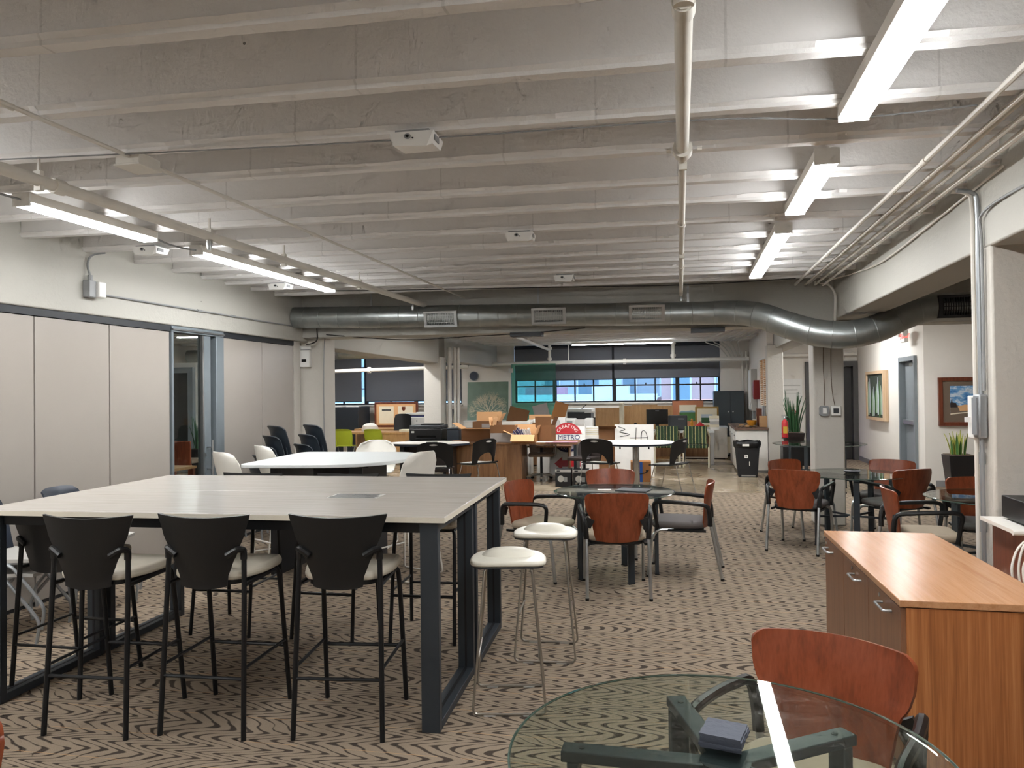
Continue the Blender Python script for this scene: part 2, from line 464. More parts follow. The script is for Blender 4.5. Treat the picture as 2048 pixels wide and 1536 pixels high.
# walls ------------------------------------------------------------
W1 = (-4.52, .88, 1.345, 2.90); W2 = (-10.3, -6.02, 1.33, 2.90); YW = 19.9
g = G()
g.box(-12.2, 6.7, YW, YW+.3, 0, 1.33)
g.box(-12.2, W2[0], YW, YW+.3, 1.33, ZS); g.box(W2[1], W1[0], YW, YW+.3, 1.33, ZS); g.box(W1[1], 6.7, YW, YW+.3, 1.33, ZS)
g.box(W2[0], W2[1], YW, YW+.3, 2.9, ZS); g.box(W1[0], W1[1], YW, YW+.3, 2.9, ZS); g.box(W1[0], W1[1], YW, YW+.3, 1.33, 1.345)
struct('wall_back', g, 'wall_white')
struct('wall_left', G().box(-12.4, -12.1, -4.2, 20.2, 0, ZS), 'wall_white')
struct('wall_right', G().box(6.6, 6.9, -4.2, 20.2, 0, ZS), 'wall_white')
struct('wall_front', G().box(-12.4, 6.9, -4.4, -4.1, 0, ZS), 'wall_white')
g = G().box(3.85, 4.0, 14.95, 18.5, 0, ZS).box(3.85, 4.0, 13.6, 13.98, 0, ZS).box(3.85, 4.0, 13.98, 14.95, 2.18, ZS)
struct('wall_hall_right', g, 'hall_white')
struct('wall_hall_front', G().box(4.0, 6.6, 13.6, 13.75, 0, ZS), 'hall_white')
g = G().box(1.87, 2.72, 18.5, 18.65, 0, ZS).box(3.84, 3.85, 18.5, 18.65, 0, ZS).box(2.72, 3.84, 18.5, 18.65, 2.26, ZS)
struct('wall_hall_back', g, 'hall_white')
g = G().box(1.60, 1.72, 17.15, 19.9, 0, ZS).box(1.60, 1.72, 15.72, 17.15, 0, 1.25).box(1.60, 1.72, 15.72, 17.15, 2.3, ZS)
struct('wall_office_right', g, 'wall_white')
struct('wall_study_back', G().box(-12.1, -9.1, 14.3, 14.42, 0, 2.36), 'wall_white')
struct('baseboard_hall', G().box(3.835, 3.85, 14.98, 18.5, 0, .1), 'baseboard')
struct('baseboard_front', G().box(4.0, 6.6, 13.585, 13.6, 0, .1), 'baseboard')
struct('trim_1', G().box(W1[0]-.02, W1[1]+.02, YW-.06, YW+.02, 1.31, 1.345), 'white_paint')      # window sills
struct('trim_2', G().box(W2[0]-.02, W2[1]+.02, YW-.06, YW+.02, 1.295, 1.33), 'white_paint')

# windows ---------------------------------------------------------
def window(name, W, thick, thin, hbar):
    x0, x1, z0, z1 = W; o = shell(name); ya, ybk = YW+.10, YW+.16
    mk('frame', G().box(x0, x1, ya, ybk, z0, z0+.04).box(x0, x1, ya, ybk, z1-.05, z1).box(x0, x0+.05, ya, ybk, z0+.04, z1-.05).box(x1-.05, x1, ya, ybk, z0+.04, z1-.05), 'matte_black', o)
    for x in thick: mk('mullion', G().box(x-.05, x+.05, ya-.01, ybk+.01, z0+.04, z1-.05), 'matte_black', o)
    for x in thin: mk('glazing_bar', G().box(x-.018, x+.018, ya, ybk, z0+.04, z1-.05), 'matte_black', o)
    for h in hbar: mk('glazing_bar', G().box(x0+.05, x1-.05, ya+.005, ybk-.005, h-.018, h+.018), 'matte_black', o)
    xs = sorted([x0+.05, x1-.05]+thick+thin); hs = [z0+.04]+hbar+[z1-.05]
    for a, b in zip(xs, xs[1:]):
        for c, d in zip(hs, hs[1:]):
            mk('pane', G().box(a+.02, b-.02, YW+.127, YW+.133, c+.02, d-.02), 'window_glass', o)
    return o
window('window_1', W1, [-3.43, -1.83, -.19], [-3.97, -2.88, -2.38, -1.28, -.76, .39], [1.79, 2.4])
window('window_2', W2, [-8.9, -7.4], [-9.6, -8.15, -6.7], [1.79, 2.4])
for x in (-2.62, -1.0, .30):      # latches on the horizontal bar
    mk('latch', G().box(x-.06, x+.06, YW+.06, YW+.105, 1.775, 1.80).box(x-.015, x+.015, YW+.05, YW+.09, 1.79, 1.85), 'matte_black', bpy.data.objects['window_1'])

# partition of sliding panels on the left -------------------------------
XP = -4.98
part = shell('wall_partition')
seams = [-3.9, -3.1, -2.3, -1.5, -.7, .1, .9, 1.7, 2.5, 3.3, 4.1, 4.90, 5.69, 6.49]
for a, b in list(zip(seams, seams[1:])) + [(7.36, 8.16), (8.16, 8.90)]:
    mk('panel', G().box(XP-.08, XP, a+.006, b-.006, .03, 2.27), 'panel', part, bev=.004)
mk('floor_strip', G().box(XP-.075, XP-.008, -3.9, 6.49, .0, .028), 'track', part)
mk('floor_strip', G().box(XP-.075, XP-.008, 7.36, 8.9, .0, .028), 'track', part)
mk('track', G().box(XP-.1, XP+.012, -3.9, 6.49, 2.275, 2.333), 'track', part)
mk('track', G().box(XP-.1, XP+.006, 7.36, 8.97, 2.275, 2.333), 'track', part)
mk('end_post', G().box(XP-.1, XP+.01, 8.905, 9.06, 0, 2.333), 'column_paint', part)
mk('seam_filler', G().box(XP-.075, XP-.02, -3.9, 6.48, .04, 2.26), 'track', part)
mk('seam_filler', G().box(XP-.075, XP-.02, 7.37, 8.89, .04, 2.26), 'track', part)
# glazed sliding door in the partition
d1 = shell('door_1')
mk('header', G().box(XP-.12, XP+.02, 6.50, 7.36, 2.272, 2.333), 'grey_frame', d1, bev=.005)
mk('header_rail', G().box(XP-.10, XP+.035, 6.50, 7.36, 2.29, 2.305), 'silver', d1)
mk('jamb', G().box(XP-.035, XP+.015, 6.50, 6.53, 0, 2.2715), 'grey_frame', d1)
mk('jamb', G().box(XP-.12, XP+.02, 7.22, 7.36, 0, 2.2715), 'grey_frame', d1, bev=.005)
mk('stile', G().box(XP-.06, XP+.0, 7.02, 7.15, 0.02, 2.27), 'grey_frame', d1, bev=.005)
mk('stile_edge', G().box(XP-.05, XP+.012, 6.995, 7.018, .02, 2.27), 'silver', d1)
mk('pane', G().box(XP-.03, XP-.02, 6.53, 6.995, .02, 2.27), 'door_glass', d1)
mk('pane', G().box(XP-.085, XP-.075, 7.15, 7.22, .02, 2.27), 'door_glass', d1)
hh = mk('handle', G().tube([(XP+.07, 7.075, .55), (XP+.07, 7.075, 1.16)], .011, 8), 'silver', d1)
for z in (.62, .85, 1.08): mk('handle_post', G().cyl((XP, 7.075, z), (XP+.07, 7.075, z), .007, 8), 'silver', hh)
mk('lock', G().cyl((XP, 7.04, 1.0), (XP+.006, 7.04, 1.0), .02, 12), 'silver', d1)

# doors in the hall --------------------------------------------------
d2 = shell('door_2')
mk('frame', G().box(2.72, 2.82, 18.42, 18.66, 0, 2.26).box(3.74, 3.84, 18.42, 18.66, 0, 2.26).box(2.82, 3.74, 18.42, 18.66, 2.14, 2.26), 'dark_frame', d2)
mk('leaf', G().box(2.83, 3.73, 18.56, 18.62, .01, 2.13), 'door_dark', d2)
mk('centre_strip', G().box(3.40, 3.44, 18.54, 18.56, .01, 2.13), 'matte_black', d2)
hd = mk('lock_plate', G().box(2.87, 2.94, 18.53, 18.56, .85, 1.25), 'silver', d2)
mk('keypad', G().box(2.885, 2.925, 18.52, 18.53, 1.1, 1.17), 'white_plastic', hd)
d3 = shell('door_3')
mk('frame', G().box(3.80, 4.01, 13.98, 14.05, 0, 2.18).box(3.80, 4.01, 14.88, 14.95, 0, 2.18).box(3.80, 4.01, 14.05, 14.88, 2.10, 2.18), 'door_grey', d3)
lf = mk('leaf', G().box(3.90, 3.95, 14.06, 14.87, .01, 2.09), 'door_grey', d3)
mk('push_bar', G().box(3.83, 3.885, 14.12, 14.8, .98, 1.06), 'silver', lf, bev=.01)
mk('closer', G().box(3.84, 3.90, 14.1, 14.4, 2.0, 2.06), 'silver', lf)
mk('hinge_plate', G().box(3.885, 3.90, 14.1, 14.16, 1.35, 1.55), 'silver', lf)
d4 = shell('door_4')          # glazed door in the room behind the partition
mk('frame', G().box(-11.02, -10.9, 14.2, 14.32, 0, 2.26).box(-10.46, -10.34, 14.2, 14.32, 0, 2.26).box(-10.9, -10.46, 14.2, 14.32, 2.14, 2.26), 'door_grey', d4)
mk('pane', G().box(-10.9, -10.46, 14.24, 14.26, .08, 2.14), 'screen', d4)
mk('bottom_rail', G().box(-10.9, -10.46, 14.22, 14.30, 0, .08), 'door_grey', d4)
# shuttered window in the side wall of the office
w3 = shell('window_3')
mk('frame', G().box(1.585, 1.73, 15.72, 15.77, 1.25, 2.3).box(1.585, 1.73, 17.10, 17.15, 1.25, 2.3).box(1.585, 1.73, 15.77, 17.1, 1.25, 1.29).box(1.585, 1.73, 15.77, 17.1, 2.26, 2.3).box(1.59, 1.72, 16.42, 16.46, 1.29, 2.26), 'white_paint', w3)
for i in range(24):
    z = 1.31+i*.04
    mk('slat', G().bar((1.615, 15.78, z), (1.615, 17.09, z), .045, .006, up=(.5, 0, 1)), 'shutter_wood', w3)

# the street outside -------------------------------------------------
struct('ground_outside', G().box(-60, 60, 20.6, 90, -7, -6.5), 'exterior_grey')
def facade(name, label, x0, x1, y0, y1, z0, z1, mat, wins, gm='exterior_glass'):
    t = thing(name, label, 'building', ((x0+x1)/2, y0, z0)); cx = (x0+x1)/2
    mk('wall', G().box(x0-cx, x1-cx, 0, y1-y0, 0, z1-z0), mat, t)
    mk('parapet', G().box(x0-cx-.1, x1-cx+.1, -.12, .1, z1-z0-.05, z1-z0+.18), 'exterior_white', t)
    for (a, b, c, d) in wins:
        wn_ = mk('window', G().box(a-cx-.08, b-cx+.08, -.07, .02, c-z0-.08, d-z0+.08), 'exterior_white', t)
        mk('pane', G().box(a-cx, b-cx, -.09, -.06, c-z0, d-z0), gm, wn_)
        mk('sill', G().box(a-cx-.2, b-cx+.2, -.25, -.05, c-z0-.2, c-z0-.1), 'exterior_white', wn_)
    return t
facade('rooftop_building', 'low pale building with a flat parapet outside the window', -14, -1.2, 31, 40, -6.5, 1.35, 'exterior_white', [])
facade('pink_building', 'pink building with blue windows on the right outside the window', -1.0, 9, 33, 44, -6.5, 6, 'exterior_pink',
       [(-.5, .2, .9, 2.3), (1.3, 2.0, .9, 2.3), (3.1, 3.8, .9, 2.3), (4.9, 5.6, .9, 2.3)])
facade('white_building', 'tall pale building far behind the rooftop outside the window', -26, -1.5, 46, 56, -6.5, 8, 'exterior_grey',
       [(-9, -7.6, .8, 2.6), (-6.4, -5, .8, 2.6), (-4.2, -2.9, .8, 2.6), (-13, -11.4, .8, 2.6)])
t = thing('rooftop_unit', 'reddish rooftop machine with stack on the pale roof outside', 'machine', (-6.1, 33, 1.35))
mk('casing', G().box(-.9, .9, 0, .8, 0, .5), 'exterior_red', t); mk('stack', G().cyl((-.3, .4, .5), (-.3, .4, 1.0), .22), 'exterior_grey', t)
t = thing('rooftop_duct', 'pale rooftop ventilation duct with a hood outside the window', 'machine', (-3.2, 33, 1.35))
mk('casing', G().box(-.8, .8, 0, 1, 0, .55), 'exterior_white', t); mk('hood', G().box(-.5, .5, .1, .9, .55, .9), 'exterior_grey', t)

# roller blinds ------------------------------------------------------
def blind(x0, x1, z0, z1, label, y=YW-.02):
    t = thing('roller_blind', label, 'blind', ((x0+x1)/2, y, z0), 0, 'roller blinds'); h = (x1-x0)/2
    mk('roller', G().cyl((-h, 0, z1-z0), (h, 0, z1-z0), .03, 12), 'blind_dark', t)
    mk('cloth', G().box(-h+.01, h-.01, -.002, .002, .02, z1-z0), 'blind', t)
    mk('hem_bar', G().box(-h+.01, h-.01, -.008, .008, 0, .022), 'blind_dark', t)
blind(-4.5, -1.86, 1.94, 2.82, 'dark roller blind on the left half of the wide window')
blind(-1.82, .88, 1.96, 2.82, 'dark roller blind on the right half of the wide window')
blind(-10.28, -8.97, 1.42, 2.82, 'dark roller blind nearest the left column, lowered almost to the sill')
blind(-8.85, -6.02, 1.42, 2.82, 'wide dark roller blind above the certificate frame, lowered almost to the sill')

# ================================================================== LAMPS
def strip(x0, x1, y0, y1, z, label, group='ceiling strip lamps'):
    lx, ly = x1-x0, y1-y0
    t = thing('strip_lamp', label, 'lamp', ((x0+x1)/2, (y0+y1)/2, z), 0, group)
    a, b = lx/2, ly/2
    mk('housing', G().box(-a, a, -b, b, .018, .075), 'white_paint', t, bev=.004)
    mk('diffuser', G().box(-a+.003, a-.003, -b+.01, b-.01, 0, .0175), 'lamp', t)
    if ly > lx:
        for s in (-1, 1): mk('end_cap', G().box(-a-.002, a+.002, s*b-.006, s*b+.006, -.004, .078), 'white_plastic', t)
    else:
        for s in (-1, 1): mk('end_cap', G().box(s*a-.006, s*a+.006, -b-.002, b+.002, -.004, .078), 'white_plastic', t)
ZL = 2.785
strip(.67, .79, 1.06, 3.50, ZL, 'long ceiling strip lamp nearest the camera at top right')
strip(.67, .79, 4.12, 5.28, ZL, 'short ceiling strip lamp in the middle of the right row')
strip(.67, .79, 5.87, 8.15, ZL, 'farthest ceiling strip lamp of the right row before the duct')
strip(-3.94, -3.82, 3.73, 4.85, ZL, 'short ceiling strip lamp at left, nearer one by the thick pipe')
strip(-3.94, -3.82, 5.39, 7.77, ZL, 'long ceiling strip lamp at left, ending near the duct')
strip(-2.66, -.28, 18.05, 18.17, 2.76, 'crosswise strip lamp in front of the far window blinds')
strip(-9.2, -6.8, 17.6, 17.72, 2.76, 'crosswise strip lamp in the far left corner by the blinds')
strip(-7.66, -7.54, 6.3, 8.7, ZL, 'added unseen strip lamp above the room behind the partition')  # unseen lamp added to brighten the dark room behind the partition
strip(-9.74, -9.20, 12.9, 13.02, ZL, 'strip lamp seen through the glass of the sliding door')
strip(2.9, 3.02, 14.3, 16.6, ZL, 'strip lamp in the hall beside the green painting')
strip(.40, .52, 10.9, 13.3, ZL, 'added unseen strip lamp above the round white table')  # extra lamp out of sight, added to lift the far bay
strip(-2.40, -2.28, 10.9, 13.3, ZL, 'added unseen strip lamp above the wooden desk')  # added behind the cross beam for more light in the far bay
strip(-7.2, -7.08, 11.8, 14.2, ZL, 'added unseen strip lamp above the left bay before the oak desk')  # unseen addition that brightens the left part of the far bay
strip(3.0, 3.12, 10.2, 12.6, ZL, 'added unseen strip lamp above the hall table')  # added out of view to brighten the hall
strip(.67, .79, -2.4, .0, ZL, 'right row strip lamp behind the camera')
strip(-3.94, -3.82, .75, 3.12, ZL, 'left row strip lamp just outside the left frame edge')
strip(-3.94, -3.82, -2.4, .0, ZL, 'left row strip lamp behind the camera')
strip(-1.66, -1.54, 12.1, 14.1, ZL, 'added unseen strip lamp above the logo sign')  # further unseen lamp, added to light the far ceiling
strip(-5.9, -5.78, 12.6, 14.8, ZL, 'added unseen strip lamp beside the far left column')  # added unseen as well, more light for the far ceiling
# ================================================================== PIPES, DUCTS, FIXTURES
def ring(g, c, d, r, t=.008, n=24):
    d = Vector(d).normalized(); a = d.orthogonal().normalized(); b = d.cross(a); c = Vector(c)
    return g.tube([c+(a*math.cos(2*PI*i/n)+b*math.sin(2*PI*i/n))*r for i in range(n)], t, 5, True)
def grille(parent, c, w, h, tilt=12, rz=0, fins=16, mat='silver'):
    """louvred air outlet: frame, dark back and upright fins, facing -Y before rotation"""
    gm = lambda g: g.rot('X', tilt).rot('Z', rz).mv(*c)
    fr = mk('grille', gm(G().box(-w/2, w/2, -.03, .04, h/2-.028, h/2).box(-w/2, w/2, -.03, .04, -h/2, -h/2+.028).box(-w/2, -w/2+.035, -.03, .04, -h/2+.028, h/2-.028).box(w/2-.035, w/2, -.03, .04, -h/2+.028, h/2-.028)), mat, parent)
    mk('grille_back', gm(G().box(-w/2+.035, w/2-.035, .03, .04, -h/2+.028, h/2-.028)), 'matte_black', fr)
    ww = w-.09
    for i in range(fins):
        x = -ww/2+ww*i/(fins-1); mk('fin', gm(G().box(x-.003, x+.003, -.022, .03, -h/2+.028, h/2-.028)), mat, fr)
    mk('cross_fin', gm(G().box(-ww/2, ww/2, -.024, -.014, -.004, .004).box(-ww/2, ww/2, -.024, -.014, -.045, -.038).box(-ww/2, ww/2, -.024, -.014, .038, .045)), mat, fr)
dy = lambda x: 9.20+SK*x
t = thing('air_duct', 'long round galvanised air duct crossing the room under the ceiling', 'duct', (0, 9.2, 2.58))
def loc0(p): return Vector(p)-Vector((0, 9.2, 2.58))
path = [(-4.94, dy(-4.94), 2.635), (-3.5, dy(-3.5), 2.61), (-2, dy(-2), 2.585), (-.8, dy(-.8), 2.56), (.1, dy(.1), 2.545), (.55, 9.16, 2.535), (.85, 9.06, 2.48), (1.12, 8.95, 2.36), (1.42, 8.86, 2.25), (1.75, 8.8, 2.215), (2.05, 8.78, 2.28), (2.30, 8.78, 2.40), (2.52, 8.79, 2.47), (2.9, 8.8, 2.48), (4.6, 8.85, 2.48)]
sm = bez(path, 6)
mk('duct_body', G().tube([loc0(p) for p in sm], [.137+.014*min(1, max(0, (p.x-.3)/.8)) for p in sm], 28), 'duct', t, sharp=80)
acc = 0
for a, b in zip(sm, sm[1:]):
    acc += (b-a).length
    if acc > .2 and a.x < 2.6:
        acc = 0; rr = .137+.014*min(1, max(0, (a.x-.3)/.8))
        mk('seam_ring', ring(G(), loc0(a), b-a, rr+.001, .0045, 26), 'duct', t)
for x in (-2.95, -1.6, -.43): grille(t, loc0((x, dy(x)-.115, 2.575-.02*x*0-.02)), .42, .20, 14, 3.5)
grille(t, loc0((2.85, 8.66, 2.47)), .5, .24, 4, 2, 18, 'dark_plastic')
for x in (-3.9, -1.75, .05):
    for sgn in (1,): mk('hanger_strap', G().box(x-.012, x+.012, dy(x)-9.2-.004, dy(x)-9.2+.004, .10, ZS-2.58), 'silver', t)
for x in (-1.95, .28):
    tag(mk('slot_diffuser', G().box(x-.2, x+.2, dy(x)+.17, dy(x)+.36, 2.335, 2.387), 'dark_plastic'), 'dark slot vent under the cross beam, '+('left of the far lamp' if x < 0 else 'right of the far lamp'), 'vent', 'slot vents under the cross beam')
t = thing('air_duct', 'short round air duct by the dark blinds at far left', 'duct', (-8.5, 16.4, 2.62))
mk('duct_body', G().tube([(-3.4, -.2, 0), (2.2, .15, 0)], .15, 24), 'duct', t, sharp=80)
for i in range(8): mk('seam_ring', ring(G(), (-1.6+i*.5, -.2+(1.8+i*.5)*.0625, 0), (1, .06, 0), .151, .005), 'duct', t)
grille(t, (.3, -.135, -.02), .5, .22, 10, 3)
for x in (-2.2, 1.2): mk('hanger_strap', G().box(x-.012, x+.012, -.004+.0625*(x+.2), .004+.0625*(x+.2), .1, .56), 'silver', t)

def pipe(name, label, pts, r, mat='off_white_pipe', fit=(), clamps=(), n=12, cat='pipe', group=None):
    base = Vector(pts[0]); t = thing(name, label, cat, base, 0, group)
    mk('pipe', G().tube([Vector(p)-base for p in pts], r, n), mat, t)
    r0 = r if not isinstance(r, (list, tuple)) else max(r)
    for p, d, k in fit:
        d = Vector(d).normalized(); p = Vector(p)-base
        mk('coupling', G().cyl(p-d*.035, p+d*.035, r0*k, 14), mat, t)
    for p in clamps:
        p = Vector(p)-base
        mk('clamp', G().box(p.x-.02, p.x+.02, p.y-.012, p.y+.012, p.z-r0-.02, p.z+r0+.02).box(p.x-.006, p.x+.006, p.y-.006, p.y+.006, p.z+r0+.02, 2.865-base.z), mat, t)
    return t
Yv = (0, 1, 0); Xv = (1, 0, 0); Zv = (0, 0, 1)
t = pipe('sprinkler_pipe', 'straight white sprinkler pipe running down the middle of the ceiling', [(.012, 2.19, 2.74), (.005, 3.56, 2.74), (.005, 3.57, 2.74), (-.03, 8.95, 2.74)], [.029, .029, .021, .021],
     fit=[((.012, 2.23, 2.74), Yv, 1.2), ((.005, 3.56, 2.74), Yv, 1.55), ((-.005, 5.15, 2.74), Yv, .95), ((-.015, 6.9, 2.74), Yv, .95)], clamps=[(.005, 3.72, 2.74), (-.01, 6.2, 2.74)])
mk('elbow', G().cyl((0, 0, -.02), (0, 0, .12), .03, 14), 'off_white_pipe', t)
for p in ((.06, 1.37, 0), (-.08, 1.37, 0)): mk('bolt', G().cyl((p[0], p[1], 0), (p[0]+.02, p[1], 0), .012, 8), 'off_white_pipe', t)
mk('sprinkler_head', G().lathe([(.012, 0), (.016, .03), (.008, .06)], 10, (-.04, 6.7, -.08)), 'silver', t)
t = pipe('sprinkler_pipe', 'thick white sprinkler pipe running along the left ceiling lamps', [(-3.21, -1, 2.74), (-3.22, 4.5, 2.74), (-3.18, 9.0, 2.74)], .031,
     fit=[((-3.22, 3.32, 2.74), Yv, 1.3), ((-3.21, 7.0, 2.74), Yv, 1.3)], clamps=[(-3.22, 3.2, 2.74), (-3.22, 4.62, 2.74), (-3.21, 5.6, 2.74), (-3.20, 7.05, 2.74)])
for y in (4.6, 8.6): mk('sprinkler_head', G().lathe([(.012, -.07), (.02, -.03), (.012, 0)], 10, (.0, y+1, -.03)), 'silver', t)
pipe('conduit', 'thin white conduit crossing the joists from the left junction box', [(-2.72, -1, 2.842), (-2.73, 9.3, 2.842)], .011, fit=[((-2.73, y, 2.842), Yv, 1.35) for y in (2.55, 4.1, 5.2, 6.3, 7.4)], n=8)
t = thing('junction_box', 'white ceiling junction box on the thin left conduit', 'junction box', (-2.735, 3.33, 2.80))
mk('body', G().box(-.07, .07, -.08, .08, .005, .06), 'off_white_pipe', t, bev=.004); mk('lid', G().box(-.075, .075, -.085, .085, -.002, .005), 'off_white_pipe', t)
pipe('conduit', 'thin grey conduit slung between the two left strip lamps', bez([(-3.88, 4.86, 2.83), (-3.86, 5.0, 2.80), (-3.86, 5.2, 2.80), (-3.88, 5.38, 2.82)], 5), .008, 'grey_plastic', n=6)
pipe('conduit', 'thin grey conduit entering the left strip lamp from the frame edge', [(-3.88, 3.13, 2.82), (-3.88, 3.72, 2.82)], .008, 'grey_plastic', n=6)
pipe('ceiling_cable', 'thin brown cable slung across the joist behind the first ceiling unit', bez([(-4.8, 2.95, 2.85), (-3.2, 3.15, 2.84), (-1.4, 3.38, 2.845), (.1, 3.5, 2.85), (.7, 3.62, 2.84), (1.25, 3.6, 2.84)], 8), .004, 'grey_plastic', n=5, cat='cable')
pipe('ceiling_cable', 'thin dark cable sagging above the duct across the far joists', bez([(-3.88, 7.8, 2.8), (-3.2, 8.25, 2.84), (-1.4, 8.5, 2.83), (0, 8.62, 2.81), (1.2, 8.7, 2.84)], 8), .006, 'cable_dark', n=5, cat='cable')
for i, (x, r, z, lab) in enumerate(((1.28, .015, 2.835, 'white conduit along the right ceiling edge, farthest from the beam'), (1.39, .012, 2.83, 'thin white conduit second from the lamps along the right beam'),
                       (1.43, .010, 2.84, 'thin white conduit third from the lamps along the right beam'), (1.50, .014, 2.83, 'white conduit fourth from the lamps along the right beam'), (1.585, .018, 2.825, 'thick white conduit nearest the right beam'))):
    pipe('conduit', lab, [(x, -1, z), (x-.02, 9.2, z)], r, fit=[((x-.01, y, z), Yv, 1.3) for y in (4.4+i*.3, 7.2)], n=8)
pipe('beam_cable', 'sagging white cable on the face of the right beam', bez([(1.715, 4.6, 2.83), (1.71, 6, 2.77), (1.71, 7.2, 2.74), (1.71, 8.4, 2.82), (1.60, 8.9, 2.84)], 7), .008, 'cable_white', n=6, cat='cable')
pipe('conduit', 'white bent conduit curving down the mid column beside the right beam', bez([(1.45, 9.0, 2.83), (1.60, 9.12, 2.82), (1.69, 9.2, 2.72), (1.70, 9.24, 2.55), (1.70, 9.3, 2.40)], 6), .016, n=8)
# near right column: conduits, switch, box
pipe('conduit', 'grey conduit running down the near right column', bez([(1.6, 4.96, 2.80), (1.69, 4.97, 2.78), (1.712, 4.97, 2.7), (1.712, 4.97, 2.3), (1.712, 4.965, 1.58)], 5), .013, 'leg_grey', n=10)
pipe('conduit', 'white conduit running down the left edge of the near right column', bez([(1.6, 5.06, 2.82), (1.69, 5.06, 2.80), (1.715, 5.06, 2.7), (1.715, 5.06, 2.2), (1.715, 5.06, .03)], 5), .013, n=8)
pipe('conduit', 'grey flexible conduit below the grey box on the near right column', [(1.712, 4.965, 1.32), (1.712, 4.965, .04)], .014, 'leg_grey', fit=[((1.712, 4.965, z), Zv, 1.3) for z in (1.2, .8)], n=8)
pipe('column_cable', 'dark cable bundle tied to the near right column', bez([(1.73, 4.2, 2.66), (1.715, 4.7, 2.66), (1.705, 4.90, 2.62), (1.712, 4.915, 2.5), (1.716, 4.92, 2.2), (1.716, 4.925, 1.60)], 6), .009, 'grey_plastic', n=6, cat='cable')
t = thing('conduit_box', 'grey metal conduit box on the near right column', 'junction box', (1.705, 4.965, 1.32))
mk('body', G().box(-.025, .028, -.045, .045, 0, .26), 'leg_grey', t, bev=.012); mk('cover', G().box(-.032, -.025, -.038, .038, .02, .24), 'leg_grey', t)
t = thing('light_switch', 'white light switch plate beside the grey box on the near column', 'switch', (1.724, 5.09, 1.31))
mk('plate', G().box(-.03, .008, -.045, .045, 0, .26), 'white_plastic', t, bev=.006); mk('toggle', G().box(-.06, -.03, -.008, .008, .10, .13), 'white_plastic', t)
# cables of the left beam
t = thing('emergency_lamp', 'white emergency lamp box on the left beam', 'lamp', (-4.93, 5.43, 2.475))
mk('body', G().box(-.02, .05, -.075, .0, 0, .145), 'grey_plastic', t, bev=.006); mk('lens', G().box(-.0, .075, .004, .09, .005, .14), 'white_plastic', t, bev=.01); mk('neck', G().cyl((.02, -.035, .145), (.02, -.035, .19), .02, 10), 'grey_plastic', t)
pipe('conduit', 'grey bent conduit rising from the emergency lamp to the ceiling', bez([(-4.91, 5.395, 2.66), (-4.93, 5.39, 2.76), (-4.92, 5.43, 2.84), (-4.85, 5.5, 2.87)], 5), .009, 'grey_plastic', n=6)
pipe('conduit', 'thin grey conduit along the left beam right of the emergency lamp', [(-4.935, 5.53, 2.52), (-4.935, 7.2, 2.52), (-4.935, 9.2, 2.52)], .009, 'grey_plastic', fit=[((-4.935, y, 2.52), Yv, 1.5) for y in (6.9, 7.5)], n=6)
t = thing('alarm_box', 'white metering box fixed to the left column', 'box', (-4.985, 9.245, 2.0))
mk('body', G().box(-.085, .085, -.06, .005, 0, .23), 'white_plastic', t, bev=.01); mk('display', G().box(-.03, .035, -.063, -.06, .07, .11), 'screen', t); mk('bracket', G().box(-.09, .09, -.03, .003, .24, .285), 'white_plastic', t, bev=.01); mk('hinge', G().box(-.06, .06, -.02, 0, .23, .24), 'grey_plastic', t)
pipe('column_cable', 'thin brown cable hanging down the right edge of the left column', bez([(-4.70, 9.24, 2.38), (-4.71, 9.23, 2.2), (-4.722, 9.235, 1.6), (-4.72, 9.235, .9), (-4.722, 9.235, .02)], 6), .006, 'grey_plastic', n=5, cat='cable')
# boxes on the mid column
t = thing('sensor_box', 'grey octagonal junction box on the mid column', 'junction box', (1.61, 9.545, 1.305))
mk('body', G().prism([(-.055, .02), (-.035, 0), (.035, 0), (.055, .02), (.055, .1), (.035, .12), (-.035, .12), (-.055, .1)], -.005, .04).rot('X', 90), 'leg_grey', t); mk('cover', G().box(-.02, .025, -.05, -.04, .025, .095), 'white_plastic', t, bev=.004)
t = thing('thermostat', 'white thermostat with green screen on the mid column', 'thermostat', (1.74, 9.545, 1.305))
mk('body', G().box(-.055, .055, -.03, .004, 0, .115), 'white_plastic', t, bev=.008); mk('display', G().box(-.03, .03, -.034, -.03, .03, .09), 'dark_plastic', t)
for x, lab in ((1.615, 'brown wire hanging from above to the octagonal box on the mid column'), (1.70, 'brown wire hanging from above to the thermostat on the mid column')):
    pipe('column_wire', lab, bez([(x, 9.535, 2.2), (x-.006, 9.538, 1.9), (x+.004, 9.538, 1.6), (x+(.03 if x > 1.65 else 0), 9.538, 1.43)], 5), .004, 'brown_fabric', n=5, cat='cable')
